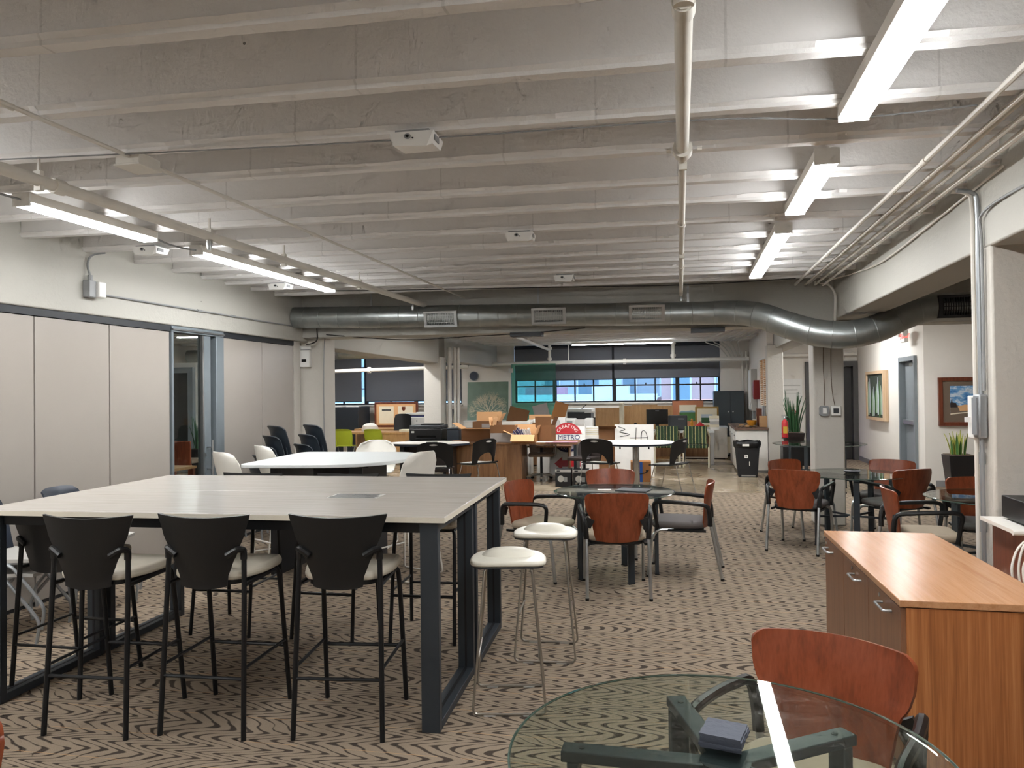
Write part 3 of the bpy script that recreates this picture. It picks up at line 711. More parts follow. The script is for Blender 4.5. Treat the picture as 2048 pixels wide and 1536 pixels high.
# white lens boxes under the joists
def unit(x, y, label):
    t = thing('ceiling_unit', label, 'ceiling unit', (x, y, 2.755), 3, 'white lens boxes under the ceiling')
    g = G().add([(-.105, 0, 0), (.07, 0, -.01), (.095, .02, .01), (.095, .18, .025), (-.10, .18, .02), (-.125, 0, .055), (.105, 0, .09), (.105, .2, .09), (-.125, .2, .09), (-.125, 0, .09)],
                [(0, 1, 6, 9, 5), (1, 2, 6), (2, 3, 7, 6), (3, 4, 8, 7), (0, 4, 3, 2, 1), (5, 9, 8, 4, 0), (6, 7, 8, 9)])
    t.scale = (.92, .9, .72); t.location.z = 2.785; mk('body', g, 'white_plastic', t); mk('mount_plate', G().box(-.1, .08, .01, .2, .09, .106), 'grey_plastic', t)
    ln = mk('lens_ring', G().cyl((-.03, .002, .058), (-.03, -.006, .058), .018, 16), 'grey_plastic', t); mk('lens', G().cyl((-.03, -.006, .058), (-.03, -.009, .058), .009, 12), 'screen', ln)
    mk('sensor_eye', G().cyl((-.003, .002, .045), (-.003, -.005, .045), .005, 8), 'screen', t); mk('vent', G().box(.1, .1065, .03, .11, .04, .075), 'grey_plastic', t)
unit(-1.22, 3.30, 'white lens box hanging nearest the camera under the ceiling')
unit(-1.21, 5.58, 'white lens box under the middle of the ceiling')
unit(-1.21, 7.76, 'white lens box under the ceiling just before the duct')
unit(-4.26, 5.26, 'white lens box between the two left strip lamps')
unit(-4.32, 7.40, 'white lens box at far left beside the end of the long strip lamp')
# far bay pipes
def farpipe(label, pts, r=.04, fit=(), **k): return pipe('sprinkler_pipe', label, pts, r, 'white_paint', fit, **k)
farpipe('long white horizontal pipe in front of the wide far window', [(-5.4, 19.4, 2.40), (1.55, 19.4, 2.40)], .05, [((-1.5, 19.4, 2.4), Xv, 1.5)])
farpipe('white vertical pipe dropping to the left end of the window pipe', [(-3.45, 19.4, 2.86), (-3.45, 19.4, 2.45)], .04, [((-3.45, 19.4, 2.78), Zv, 1.7), ((-3.45, 19.4, 2.5), Zv, 1.5)])
farpipe('white vertical pipe dropping to the right part of the window pipe', [(-.28, 19.4, 2.9), (-.28, 19.4, 2.45)], .045, [((-.28, 19.4, 2.84), Zv, 1.6), ((-.28, 19.4, 2.52), Zv, 1.5)])
farpipe('thin white hanger rod between the window pipe and ceiling', [(-2.95, 19.4, 2.86), (-2.95, 19.4, 2.45)], .016)
farpipe('white pipe running back under the far ceiling to the window', [(-3.15, 12.0, 2.74), (-3.45, 19.38, 2.74)], .035, [((-3.16, 12.3, 2.74), Yv, 1.5), ((-3.2, 13.3, 2.74), Yv, 1.5)])
farpipe('bright white horizontal pipe in front of the left blinds', [(-10.9, 18.3, 2.23), (-5.34, 18.3, 2.30)], .05, [((-8.05, 18.3, 2.265), Xv, 1.6)])
farpipe('bright short pipe dropping to the left blinds pipe', [(-6.35, 18.3, 2.9), (-6.35, 18.3, 2.31)], .05, [((-6.35, 18.3, 2.46), Zv, 1.8)])
for i, (x, r) in enumerate(((-4.86, .045), (-4.76, .03), (-4.70, .038))):
    pipe('riser_pipe', ('thick left', 'thin middle', 'right')[i]+' white riser pipe of three beside the far left column', [(x, 15.2+.05*i, .0), (x, 15.2+.05*i, 2.6)], r, 'column_paint', [((x, 15.2+.05*i, 2.3), Zv, 1.25)])
for i in range(5):
    x = .35+i*.24
    pipe('conduit', ('first', 'second', 'third', 'fourth', 'fifth')[i]+' thin conduit from the left along the far right ceiling corner', bez([(1.0+.14*i, 12.5, 2.83), (.75+.17*i, 16.5, 2.83), (.5+.2*i, 19.0, 2.83), (.85+.12*i, 19.6, 2.72), (1.08+.08*i, 19.8, 2.45)], 6), .014, 'off_white_pipe', n=6)
for i in range(2):
    pipe('riser_pipe', ('left', 'right')[i]+' thin white riser in the far right corner of the office', [(1.42+.1*i, 19.75, 0), (1.42+.1*i, 19.75, 2.6)], .025, 'off_white_pipe', n=8)
pipe('sprinkler_pipe', 'white pipe along the wall above the dark hall doors', [(1.9, 18.35, 2.42), (3.82, 18.35, 2.42)], .045, 'white_paint', [((3.3, 18.35, 2.42), Xv, 1.3)])
pipe('ceiling_cable', 'dark cable hanging under the cross beam from the left column', bez([(-4.6, 9.08, 2.42), (-3.6, 9.3, 2.34), (-2.6, 9.25, 2.355), (-1.9, 9.25, 2.375), (-1.2, 9.3, 2.42)], 6), .006, 'cable_dark', n=5, cat='cable')
pipe('ceiling_cable', 'dark curved cable below the left end of the duct', bez([(-4.9, 9.1, 2.30), (-4.82, 9.1, 2.31), (-4.74, 9.1, 2.36), (-4.72, 9.05, 2.5)], 6), .009, 'cable_dark', n=5, cat='cable')
t = thing('wall_clock', 'round grey wall clock on the far white wall', 'clock', (-5.65, 19.88, 2.1))
mk('rim', G().cyl((0, .01, 0), (0, -.03, 0), .13, 24), 'grey_plastic', t); mk('face', G().cyl((0, -.03, 0), (0, -.034, 0), .115, 24), 'slate', t)
t = thing('exit_sign', 'lit exit sign with two lamp heads above the grey hall door', 'sign', (3.72, 14.2, 2.42))
mk('body', G().box(-.03, .03, -.13, .13, 0, .2), 'white_plastic', t, bev=.008)
g = G(); text(g, 'EXIT', .14, Matrix.Translation((-.034, 0, .1)) @ Matrix(((0, 0, -1, 0), (-1, 0, 0, 0), (0, 1, 0, 0), (0, 0, 0, 1))))
mk('lettering', g, 'exit_red', t)
g = G(); text(g, 'EXIT', .11, Matrix.Translation((0, -.134, .1)) @ Matrix.Rotation(R(90), 4, 'X') @ Matrix.Diagonal((.5, 1, 1, 1))); mk('lettering', g, 'exit_red', t)
for s in (-1, 1): mk('lamp_head', G().lathe([(.03, -.05), (.05, 0), (.05, .03)], 14, (-.03, s*.17, .15)), 'white_plastic', t)
mk('stem', G().cyl((0, 0, .2), (0, 0, .75), .012, 8), 'white_paint', t)
# ================================================================== FURNITURE IN THE FOREGROUND
def lerp_tab(tab, t):
    for (a, b), (c, d) in zip(tab, tab[1:]):
        if t <= c: k = (t-a)/(c-a); k = k*k*(3-2*k)*.5+k*.5; return b+(d-b)*k
    return tab[-1][1]
# ---- bar tables
TA = 3.4           # the pair of tables stands slightly askew
def bar_table(name, label, x, y, wdt, dep, h, rz, seam_gap=0):
    t = thing(name, label, 'table', (x, y, 0), rz, 'tall pale tables pushed together'); a, b = wdt/2, dep/2
    mk('tabletop', G().box(-a, a, -b+.002, b-.002, h-.03, h), 'pale_laminate', t, bev=.003)
    mk('edge_band', G().box(-a-.0015, a+.0015, -b, b, h-.028, h-.003), 'cream_seat', t)
    mk('apron_rail', G().box(-a+.12, a-.12, -b+.05, -b+.09, h-.085, h-.031), 'black_metal', t)
    mk('apron_rail', G().box(-a+.12, a-.12, b-.09, b-.05, h-.085, h-.031), 'black_metal', t)
    for s in (-1, 1):
        x0 = s*(a-.085)
        lp = mk('top_rail', G().box(x0-.045, x0+.045, -b+.03, b-.03, h-.075, h-.031), 'frame_metal', t, bev=.003)
        mk('foot_rail', G().box(x0-.045, x0+.045, -b+.07, b-.07, .003, .045), 'frame_metal', t, bev=.003)
        mk('foot_slot', G().box(x0-.008, x0+.008, -b+.08, b-.08, .044, .0475), 'matte_black', t)
        for q in (-1, 1):
            mk('leg', G().box(x0-.045, x0+.045, q*(b-.05)-.022, q*(b-.05)+.022, 0.0, h-.031), 'frame_metal', t, bev=.003)
            mk('leg_groove', G().box(x0-.006, x0+.006, q*(b-.05)-q*.022-.002, q*(b-.05)-q*.022+.002, .05, h-.08), 'matte_black', t)
            mk('corner_plate', G().box(x0-.05, x0+.05, q*(b-.05)-.03, q*(b-.05)+.03, h-.037, h-.03), 'black_metal', t)
ca, sa = math.cos(R(TA)), math.sin(R(TA))
def on_tab(u, v): return (-1.12-u*ca-v*sa, 3.395-u*sa+v*ca)       # from the front right corner
WT, DT = 2.57, .845
x, y = on_tab(WT/2, DT/2); bar_table('bar_table', 'tall pale laminate table with black frame, the front one of the pair', x, y, WT, DT, 1.035, TA)
x, y = on_tab(WT/2, DT*1.5); bar_table('bar_table', 'tall pale laminate table with black frame, the rear one of the pair', x, y, WT, DT, 1.035, TA)
# printed sheet on the table
t = thing('printed_sheet', 'dark printed sheet lying on the tall front table', 'sheet', (-1.86, 4.03, 1.0352), 3)
mk('sheet', G().box(-.15, .15, -.085, .085, 0, .0012), 'seat_light', t)
g = G()
for i in range(9):
    yy = -.075+i*.0185; x0 = -.148+random.uniform(0, .02); x1 = .148-random.uniform(0, .03); g.box(x0, x1, yy-.006, yy+.005, .0012, .0016)
mk('print', g, 'dark_plastic', t)

# ---- black bar stools
def bar_stool():
    t = thing('bar_stool', 'x', 'bar stool')
    mk('seat_pad', G().prism(fillet_poly([(-.17, -.20), (.17, -.20), (.225, -.02), (.215, .20), (-.215, .20), (-.225, -.02)], .06), .735, .785), 'cream_seat', t, bev=.02, seg=3)
    mk('seat_pan', G().prism(fillet_poly([(-.15, -.19), (.15, -.19), (.20, .0), (.19, .18), (-.19, .18), (-.20, .0)], .05), .715, .736), 'black_plastic', t)
    hw = [(0, .118), (.12, .122), (.3, .145), (.5, .178), (.75, .212), (1, .238)]
    def back(u, v):
        s = 2*u-1; top = 1.045+.012*s*s; bot = .70+.012*s*s; z = bot+(top-bot)*v
        return (lerp_tab(hw, v)*s, -.212-.16*max(0, z-.72)+.055*s*s*(.4+.6*v)-.02*(1-v), z)
    mk('backrest', G().sheet(back, 14, 14, .012), 'black_plastic', t, sharp=60)
    for s in (-1, 1):
        mk('leg', G().tube(fillet([(s*.215, -.245, 0), (s*.20, -.20, .70), (s*.195, -.19, .885)], .05), .0125, 10), 'black_metal', t)
        mk('bracket', G().tube(fillet([(s*.196, -.195, .84), (s*.197, -.195, .885), (s*.185, -.225, .895), (s*.13, -.235, .862)], .02), .016, 8), 'black_plastic', t)
        mk('leg', G().tube(fillet([(s*.215, .245, 0), (s*.205, .17, .60), (s*.20, .15, .722), (s*.15, .10, .722)], .03), .0125, 10), 'black_metal', t)
        mk('stretcher', G().cyl((s*.2105, -.225, .33), (s*.2105, .2045, .33), .008, 8), 'black_metal', t)
        mk('seat_rail', G().cyl((s*.2, -.195, .718), (s*.19, .15, .718), .011, 8), 'black_metal', t)
    mk('stretcher', G().cyl((-.209, -.227, .28), (.209, -.227, .28), .009, 8), 'black_metal', t)
    mk('foot_rest', G().cyl((-.209, .208, .30), (.209, .208, .30), .010, 8), 'black_metal', t)
    return t
def fillet_poly(p, r, n=4): return [(v.x, v.y) for v in fillet([(a, b, 0) for a, b in p], r, n, True)]
GB = 'black bar stools around the tall tables'
place(bar_stool(), [
    (-2.84, 3.29, 5, 'black bar stool with cream seat, left of the three in the front row'),
    (-2.28, 3.40, 4, 'black bar stool with cream seat, middle of the three in the front row'),
    (-1.645, 3.50, 8, 'black bar stool with cream seat, right of the three in the front row'),
    (-3.42, 3.66, 2, 'black bar stool half hidden at the left end of the tall table'),
    (-1.70, 4.86, 184, 'black bar stool across the tall table, its seat seen beside the corner leg'),
    (-2.37, 4.80, 182, 'black bar stool across the tall table, its seat seen between middle and right front stools'),
    (-3.10, 4.75, 183, 'black bar stool across the tall table, its seat seen between left and middle front stools')], GB)
for o_ in bpy.data.objects:
    if o_.get('label', '').startswith('black bar stool half hidden'): o_.scale = (1, 1, .955)

# ---- cream low stools on wire frames
def wire_stool():
    t = thing('wire_stool', 'x', 'stool')
    mk('seat', G().prism(fillet_poly([(-.195, -.15), (.195, -.15), (.20, .04), (.14, .17), (-.14, .17), (-.20, .04)], .07, 6), .735, .762), 'cream_shine', t, bev=.011, seg=3)
    mk('seat_edge', G().prism(fillet_poly([(-.186, -.142), (.186, -.142), (.19, .03), (.13, .16), (-.13, .16), (-.19, .03)], .07, 6), .726, .7345), 'dark_plastic', t)
    g = G()
    def pad(u, v):
        a = 2*PI*u; rr = v; ex = (abs(math.cos(a))**2.6+abs(math.sin(a))**2.6)**(-1/2.6)
        x = .142*math.cos(a)*ex*rr; y = .045+.088*math.sin(a)*ex*rr
        z = .762+.034*(1-rr**4)
        return x, y, z
    vs = []; fs = []; nu, nv = 28, 6
    for j in range(1, nv+1):
        for i in range(nu): vs.append(pad(i/nu, j/nv))
    vs.append((0, .045, .796)); c = len(vs)-1
    for i in range(nu): fs.append((i, (i+1) % nu, c)[::1])
    for j in range(nv-1):
        for i in range(nu): fs.append((j*nu+i, (j+1)*nu+i, (j+1)*nu+(i+1) % nu, j*nu+(i+1) % nu))
    mk('raised_pad', g.add(vs, fs), 'cream_shine', t, sharp=70)
    for s, nm_ in ((-1, 'wire_loop'), (1, 'wire_loop')):
        yt, yf = s*.11, s*.185
        mk(nm_, G().tube(fillet([(-.08, yt*.7, .728), (-.12, yt, .724), (-.185, yf, .008), (.185, yf, .008), (.12, yt, .724), (.08, yt*.7, .728)], .035, 5), .0065, 8), 'nickel', t)
        for q in (-1, 1): mk('glide', G().box(q*.10-.03, q*.10+.03, yf-.008, yf+.008, 0, .006), 'seat_light', t)
    for q in (-1, 1): mk('side_bar', G().cyl((q*.155, -.157, .28), (q*.155, .157, .28), .006, 8), 'nickel', t)
    return t
place(wire_stool(), [(-.92, 3.86, 12, 'cream padded low-back stool on a wire frame, nearer the camera'),
                     (-.86, 4.62, 6, 'cream padded low-back stool on a wire frame, behind the nearer one')], 'cream wire stools by the tall table')

# ---- armchairs with red wooden backs
def arm_chair(seat_mat, label='x'):
    t = thing('arm_chair', label, 'chair')
    mk('seat', G().prism(fillet_poly([(-.21, -.21), (.21, -.21), (.25, .0), (.235, .245), (-.235, .245), (-.25, .0)], .09, 5), .425, .485), seat_mat, t, bev=.026, seg=3)
    mk('seat_pan', G().prism(fillet_poly([(-.20, -.20), (.20, -.20), (.225, .0), (.21, .22), (-.21, .22), (-.225, .0)], .08), .405, .427), 'black_plastic', t)
    hw = [(0, .165), (.15, .180), (.35, .192), (.52, .205), (.64, .232), (.78, .246), (1, .252)]
    def back(u, v):
        s = math.sin((2*u-1)*PI/2); top = .822-.010*s*s-.022*max(0, (abs(s)-.86)/.14)**2; bot = .425+.012*s*s; z = bot+(top-bot)*v
        w_ = lerp_tab(hw, v)-(.006*max(0, (v-.93)/.07)**2)
        return (w_*s, -.225-.16*(z-.42)-.10*max(0, z-.7)**1.5+.062*s*s*(.55+.45*v), z)
    mk('backrest', G().sheet(back, 26, 20, .013), 'red_wood', t, sharp=60)
    for s in (-1, 1):
        mk('leg', G().tube([(s*.245, -.35, .012), (s*.243, -.262, .46), (s*.243, -.25, .50)], .0135, 10), 'silver', t)
        mk('leg', G().tube(fillet([(s*.252, .275, .012), (s*.248, .235, .36), (s*.24, .18, .416), (s*.21, .05, .416)], .06), .0135, 10), 'silver', t)
        mk('seat_rail', G().bar((s*.225, -.22, .412), (s*.225, .19, .412), .02, .02), 'black_metal', t)
        am = mk('armrest', G().tube(bez([(s*.243, -.256, .46), (s*.250, -.252, .56), (s*.262, -.225, .635), (s*.275, -.12, .652), (s*.285, .02, .662), (s*.285, .16, .664), (s*.283, .212, .640), (s*.272, .205, .56), (s*.258, .185, .43)], 4), [.021]*6+[.019]*7+[.0175]*12+[.017]*8, 8), 'black_plastic', t)
        mk('back_bracket', G().bar((s*.25, -.245, .60), (s*.195, -.243, .57), .022, .07), 'black_plastic', t)
        for y in (-.352, .276): mk('foot_cap', G().cyl((s*(.2455 if y < 0 else .252), y, 0), (s*(.2455 if y < 0 else .252), y, .02), .0155, 10), 'black_plastic', t)
    return t
GA = 'armchairs with red wooden backs'
place(arm_chair('beige_fabric'), [
    (-.575, 6.21, 9, 'red-backed armchair with beige seat, back to the camera at the middle glass table'),
    (-1.27, 6.60, -109, 'red-backed armchair with beige seat on the left of the middle glass table'),
    (1.84, 6.62, -93, 'red-backed armchair seen sideways behind the wooden cabinet'),
    (.34, 2.36, 155, 'red-backed armchair at the glass table in the foreground'),
    (-1.90, 1.30, 180, 'red-backed armchair cut off at the bottom left corner')], GA)
place(arm_chair('grey_fabric'), [
    (-.05, 6.90, 87, 'red-backed armchair with grey seat on the right of the middle glass table'),
    (-.75, 7.56, 184, 'red-backed armchair on the far side of the middle glass table'),
    (1.135, 8.18, -22, 'red-backed armchair with grey seat, back to the camera left of the right table'),
    (1.24, 8.90, -141, 'red-backed armchair behind the left chair of the right table'),
    (2.12, 8.97, 146, 'red-backed armchair on the far right of the right table below the grey door'),
    (2.07, 8.36, 32, 'dark-looking red-backed armchair in front of the right table, on its right'),
    (2.50, 7.20, 176, 'red-backed armchair behind the small table next to the near column')], GA)

# ---- round glass tables
def glass_table(x, y, r, off, label, h=.74, legr=.37):
    t = thing('glass_table', label, 'table', (x, y, 0), 0, 'round glass tables')
    mk('tabletop', G().lathe([(r-.012, h-.012), (r-.003, h-.010), (r, h-.006), (r-.003, h-.002), (r-.012, h)], 96), 'table_glass', t, sharp=6)
    mk('glass_edge', ring(G(), (0, 0, h-.006), (0, 0, 1), r-.0008, .0036, 96), 'glass_edge', t)
    hub = mk('hub', G().lathe([(.06, h-.075), (.06, h-.016)], 20), 'frame_metal', t)
    for k in range(5):
        a = R(off+72*k); d = Vector((math.cos(a), math.sin(a), 0)); up = Vector((0, 0, 1))
        mk('cross_bar', G().bar(d*.04+up*(h-.032), d*(legr+.03)+up*(h-.032), .055, .028), 'frame_metal', t, bev=.003)
        mk('leg', G().bar(d*legr, d*legr+up*(h-.046), .055, .03, up=d), 'frame_metal', t, bev=.003)
        mk('screw', G().lathe([(.008, h-.018), (.008, h-.0165)], 8, (d.x*(legr-.02), d.y*(legr-.02), 0)), 'matte_black', t)
        mk('foot_pad', G().bar(d*legr, d*legr+up*.008, .06, .036, up=d), 'matte_black', t)
        mk('brace', G().bar(d*.05+up*.30, d*legr+up*.30, .02, .02), 'frame_metal', t)
glass_table(.083, 1.894, .526, 36, 'large round glass table in the foreground with slate coasters')
glass_table(-.63, 6.72, .533, 9, 'round glass table in the middle among red chairs')
glass_table(1.68, 8.42, .533, 265, 'round glass table on the right in front of the mid column')
glass_table(2.44, 6.75, .533, 200, 'round glass table partly hidden by the near right column')
glass_table(2.12, 13.1, .72, 20, 'wide glass table in the hall behind the mid column', .74, .45)
# coasters
for i in range(5):
    g = G(); k = 7; pl = []
    for (ax, ay), (bx, by) in zip(((-.05, -.05), (.05, -.05), (.05, .05), (-.05, .05)), ((.05, -.05), (.05, .05), (-.05, .05), (-.05, -.05))):
        for j in range(k): pl.append((ax+(bx-ax)*j/k+random.uniform(-.0015, .0015), ay+(by-ay)*j/k+random.uniform(-.0015, .0015)))
    o = mk('slate_coaster', g.prism(pl, 0, .0068), 'slate', loc=(.085+random.uniform(-.004, .004), 1.955+random.uniform(-.004, .004), .7405+i*.007), rot=(0, 0, R(-14+random.uniform(-3, 3))))
    tag(o, ('bottom', 'second lowest', 'middle', 'second highest', 'topmost')[i]+' slate coaster in the stack on the foreground glass table', 'coaster', 'slate coasters')
t = thing('dark_dish', 'small dark dish on the right glass table', 'dish', (1.70, 8.50, .7405))
mk('dish', G().lathe([(.05, 0), (.07, .008), (.085, .022), (.08, .022), (.06, .01)], 20), 'dark_plastic', t); mk('inlay', G().lathe([(.045, .010), (.045, .012)], 16), 'slate', t)
for dx, dy_, rz, nm_, lab in ((-.09, .05, 10, 'paper_slip', 'white slip of paper on the middle glass table'), ):
    o = tag(mk('paper_slip', G().box(-.06, .06, -.04, .04, 0, .001), 'paper', loc=(-.63+dx, 6.72+dy_, .7405), rot=(0, 0, R(rz))), lab, 'paper')
o = tag(mk('magazine', G().box(-.14, .14, -.10, .10, 0, .006), 'dark_plastic', loc=(-.46, 6.77, .7405), rot=(0, 0, R(-12))), 'dark magazine on the middle glass table', 'magazine')

# ---- wooden cabinet on the right
t = thing('credenza', 'orange-brown wooden credenza with silver handles on the right', 'cabinet', (1.14, 4.16, 0), 1.0)
x0, x1, y0, y1 = -.30, .30, -.775, .785
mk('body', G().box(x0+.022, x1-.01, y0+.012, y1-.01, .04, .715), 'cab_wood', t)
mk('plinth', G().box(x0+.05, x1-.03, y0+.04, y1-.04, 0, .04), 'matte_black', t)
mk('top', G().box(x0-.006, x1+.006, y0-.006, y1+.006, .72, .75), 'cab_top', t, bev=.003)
mk('end_panel', G().box(x0+.02, x1, y0, y0+.0115, .03, .716), 'cab_wood', t)
mk('end_panel', G().box(x0+.02, x1, y1-.0095, y1, .03, .716), 'cab_wood', t)
ys = [y0+.004, y0+.53, y0+1.06, y1-.004]
for i in range(3):
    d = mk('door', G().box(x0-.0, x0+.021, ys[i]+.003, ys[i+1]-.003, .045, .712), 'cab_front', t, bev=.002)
    yh = ys[i]+ (.20 if i < 2 else .33)
    mk('handle', G().tube(fillet([(x0, yh-.07, .665), (x0-.035, yh-.07, .665), (x0-.035, yh+.07, .665), (x0, yh+.07, .665)], .008), .006, 8), 'silver', d)
    mk('lock', G().cyl((x0, yh+.12, .685), (x0-.004, yh+.12, .685), .009, 10), 'silver', d)

# ---- stand with receiver next to the near column
t = thing('low_bench', 'low wooden bench top behind the credenza by the near column', 'bench', (1.95, 4.42, 0))
mk('top', G().box(-.44, .55, -.45, .40, .55, .585), 'cab_top', t); mk('side', G().box(-.42, -.39, -.43, .38, 0, .55), 'cab_wood', t); mk('side', G().box(.5, .53, -.43, .38, 0, .55), 'cab_wood', t); mk('shelf', G().box(-.39, .5, -.4, .38, .25, .28), 'cab_wood', t)
t = thing('media_shelf', 'dark brown media shelf with white top edge at the right frame edge', 'shelf', (2.05, 4.55, .586))
mk('side', G().box(-.36, -.335, -.2, .22, 0, .28), 'frame_wood', t); mk('side', G().box(.42, .445, -.2, .22, 0, .28), 'frame_wood', t); mk('shelf', G().box(-.335, .42, -.2, .22, .02, .045), 'frame_wood', t)
mk('top', G().box(-.42, .47, -.22, .23, .28, .30), 'white_paint', t); mk('edge_tube', G().cyl((-.43, -.235, .29), (.48, -.235, .29), .014, 10), 'white_paint', t); mk('back_panel', G().box(-.335, .42, .2, .215, .05, .27), 'door_dark', t)
t = thing('receiver', 'black electronic receiver on the media shelf at the right edge', 'device', (2.12, 4.52, .887))
mk('case', G().box(-.40, .2, -.18, .2, .01, .13), 'black_plastic', t, bev=.004); mk('front_panel', G().box(-.39, .19, -.186, -.18, .018, .122), 'screen', t)
for s in (-.36, .16): mk('foot', G().cyl((s, -.14, 0), (s, -.14, .01), .02, 10), 'matte_black', t)
for i, (dx, zz) in enumerate(((0, .0), (.03, .02), (.05, -.02))):
    pts = bez([(1.66+dx, 4.26, .85), (1.60+dx, 4.22, .80+zz), (1.57+dx, 4.2, .70), (1.60+dx, 4.18, .62), (1.75+dx*2, 4.15, .595)], 6)
    tag(mk('white_cable', G().tube(pts, .006, 6), 'cable_white'), ('outer', 'middle', 'inner')[i]+' white cable looping down from the media shelf', 'cable', 'white cables by the near column')
tag(mk('black_cable', G().tube(bez([(1.62, 4.0, .592), (1.68, 4.02, .62), (1.76, 4.05, .635), (1.9, 4.08, .625), (2.1, 4.1, .595)], 6), .008, 6), 'cable_dark'), 'black cable arching over the low wooden bench', 'cable')
# ================================================================== FURNITURE FURTHER BACK
# ---- white meeting table and shell stools
t = thing('meeting_table', 'white bar-height meeting table with a curved right end', 'table', (-3.2, 6.45, 0))
o = [(-3.77, 5.76), (-2.95, 5.86), (-2.72, 5.97), (-2.55, 6.2), (-2.48, 6.5), (-2.50, 6.85), (-2.62, 7.12), (-2.80, 7.24), (-3.9, 7.17)]
pl = [(a+3.2, b-6.45) for a, b in fillet_poly(o, .12)]
mk('tabletop', G().prism(pl, 1.0, 1.032), 'white_laminate', t, bev=.006)
mk('pedestal', G().box(-.05, .42, -.30, .25, .0, .99), 'matte_black', t); mk('pedestal_top', G().box(-.2, .5, -.35, .3, .985, .9995), 'black_metal', t)
mk('pedestal_side', G().box(.30, .425, -.31, -.30, .02, .98), 'dark_plastic', t)
mk('pedestal', G().box(-.48, -.40, -.3, .4, 0, .99), 'matte_black', t)
def shell_stool():
    t = thing('shell_stool', 'x', 'stool')
    prof = [(.0, .24, .735), (.12, .17, .765), (.3, .02, .755), (.45, -.11, .77), (.55, -.17, .82), (.68, -.205, .90), (.84, -.235, 1.02), (1, -.262, 1.12)]
    def sh(u, v):
        s = 2*u-1
        y = lerp_tab([(p[0], p[1]) for p in prof], v); z = lerp_tab([(p[0], p[2]) for p in prof], v)
        w_ = lerp_tab([(0, .19), (.3, .215), (.5, .22), (.7, .235), (.85, .225), (.95, .19), (1, .14)], v)
        k = max(0, (v-.4)/.6)
        z -= .028*s**4*(k**3); z += .03*s*s*(1-k); y += .085*s*s*min(1, max(0, (v-.35)*3))
        return (w_*s, y, z)
    mk('shell', G().sheet(sh, 18, 26, .011), 'white_shell', t, sharp=80)
    for s in (-1, 1):
        mk('sled_leg', G().tube(fillet([(s*.10, .12, .745), (s*.16, .17, .72), (s*.215, .23, .008), (s*.215, -.23, .008), (s*.16, -.12, .74), (s*.10, -.08, .75)], .035), .0075, 8), 'white_paint', t)
    mk('foot_rest', G().cyl((-.198, .212, .24), (.198, .212, .24), .0075, 8), 'white_paint', t)
    mk('seat_plate', G().box(-.11, .11, -.10, .13, .738, .746), 'white_paint', t)
    return t
place(shell_stool(), [(-4.02, 6.24, -30, 'white shell stool in front of the left end of the white table'), (-4.10, 7.05, -36, 'white shell stool behind the left end of the white table'),
                      (-3.30, 7.55, 186, 'white shell stool on the far side of the white table facing the camera'), (-2.44, 6.35, 70, 'white shell stool at the curved right end of the white table')], 'white shell stools around the white table')
# ---- stacked dark chairs by the partition
def stack_chair(mat, seat_mat, legs='leg_grey', name='stacking_chair'):
    t = thing(name, 'x', 'chair')
    hwid = [(0, .20), (.5, .225), (.9, .215), (1, .19)]
    def back(u, v):
        s = 2*u-1; z = .47+.37*v-.012*s**4*(v > .9)
        return (lerp_tab(hwid, v)*s, -.19-.10*v-.045*max(0, v-.85)*4*0-.06*max(0, (v-.93)/.07)*.4+.05*s*s, z)
    mk('backrest', G().sheet(back, 12, 12, .012), mat, t, sharp=60)
    mk('seat', G().sheet(lambda u, v: ((2*u-1)*(.215+.01*v), .22-.42*v, .455-.012*math.sin(PI*v)+.01*(2*u-1)**2-.02*(1-v)**4), 10, 10, .022), seat_mat, t, sharp=60)
    for s in (-1, 1):
        mk('leg', G().tube(fillet([(s*.235, -.27, 0), (s*.232, -.29, .14), (s*.22, -.04, .43), (s*.2, .1, .435)], .05), .0115, 8), legs, t)
        mk('leg', G().tube(fillet([(s*.235, .25, 0), (s*.232, .27, .14), (s*.22, .05, .43), (s*.2, -.12, .432)], .05), .0115, 8), legs, t)
        mk('back_strut', G().tube([(s*.17, -.16, .44), (s*.165, -.185, .50), (s*.16, -.195, .62)], .012, 8), mat, t)
    return t
spots = []
for k, (bx, by, nm_) in enumerate(((-4.40, 7.92, 'left dark stack by the partition'), (-4.10, 8.20, 'right dark stack by the left column'))):
    for i in range(5):
        d = (4-i)*.055
        spots.append((bx-d*.88, by-d*.47, -36, ('lowest', 'second', 'third', 'fourth', 'topmost')[i]+' slate plastic chair of the '+nm_, .11*i))
place(stack_chair('slate_plastic', 'slate_plastic'), spots, 'dark chairs stacked by the left column')
spots = []
for k, (bx, by, rz, nm_, n_) in enumerate(((-4.52, 4.28, -70, 'stack at left frame edge', 2), (-4.48, 4.88, -78, 'stack beside the tall table', 2))):
    for i in range(n_):
        spots.append((bx+.05*i, by-.01*i, rz, ('lower', 'upper')[i]+' navy chair with pale seat in the '+nm_, .10*i))
place(stack_chair('navy_plastic', 'seat_light'), spots, 'navy chairs stacked along the partition')
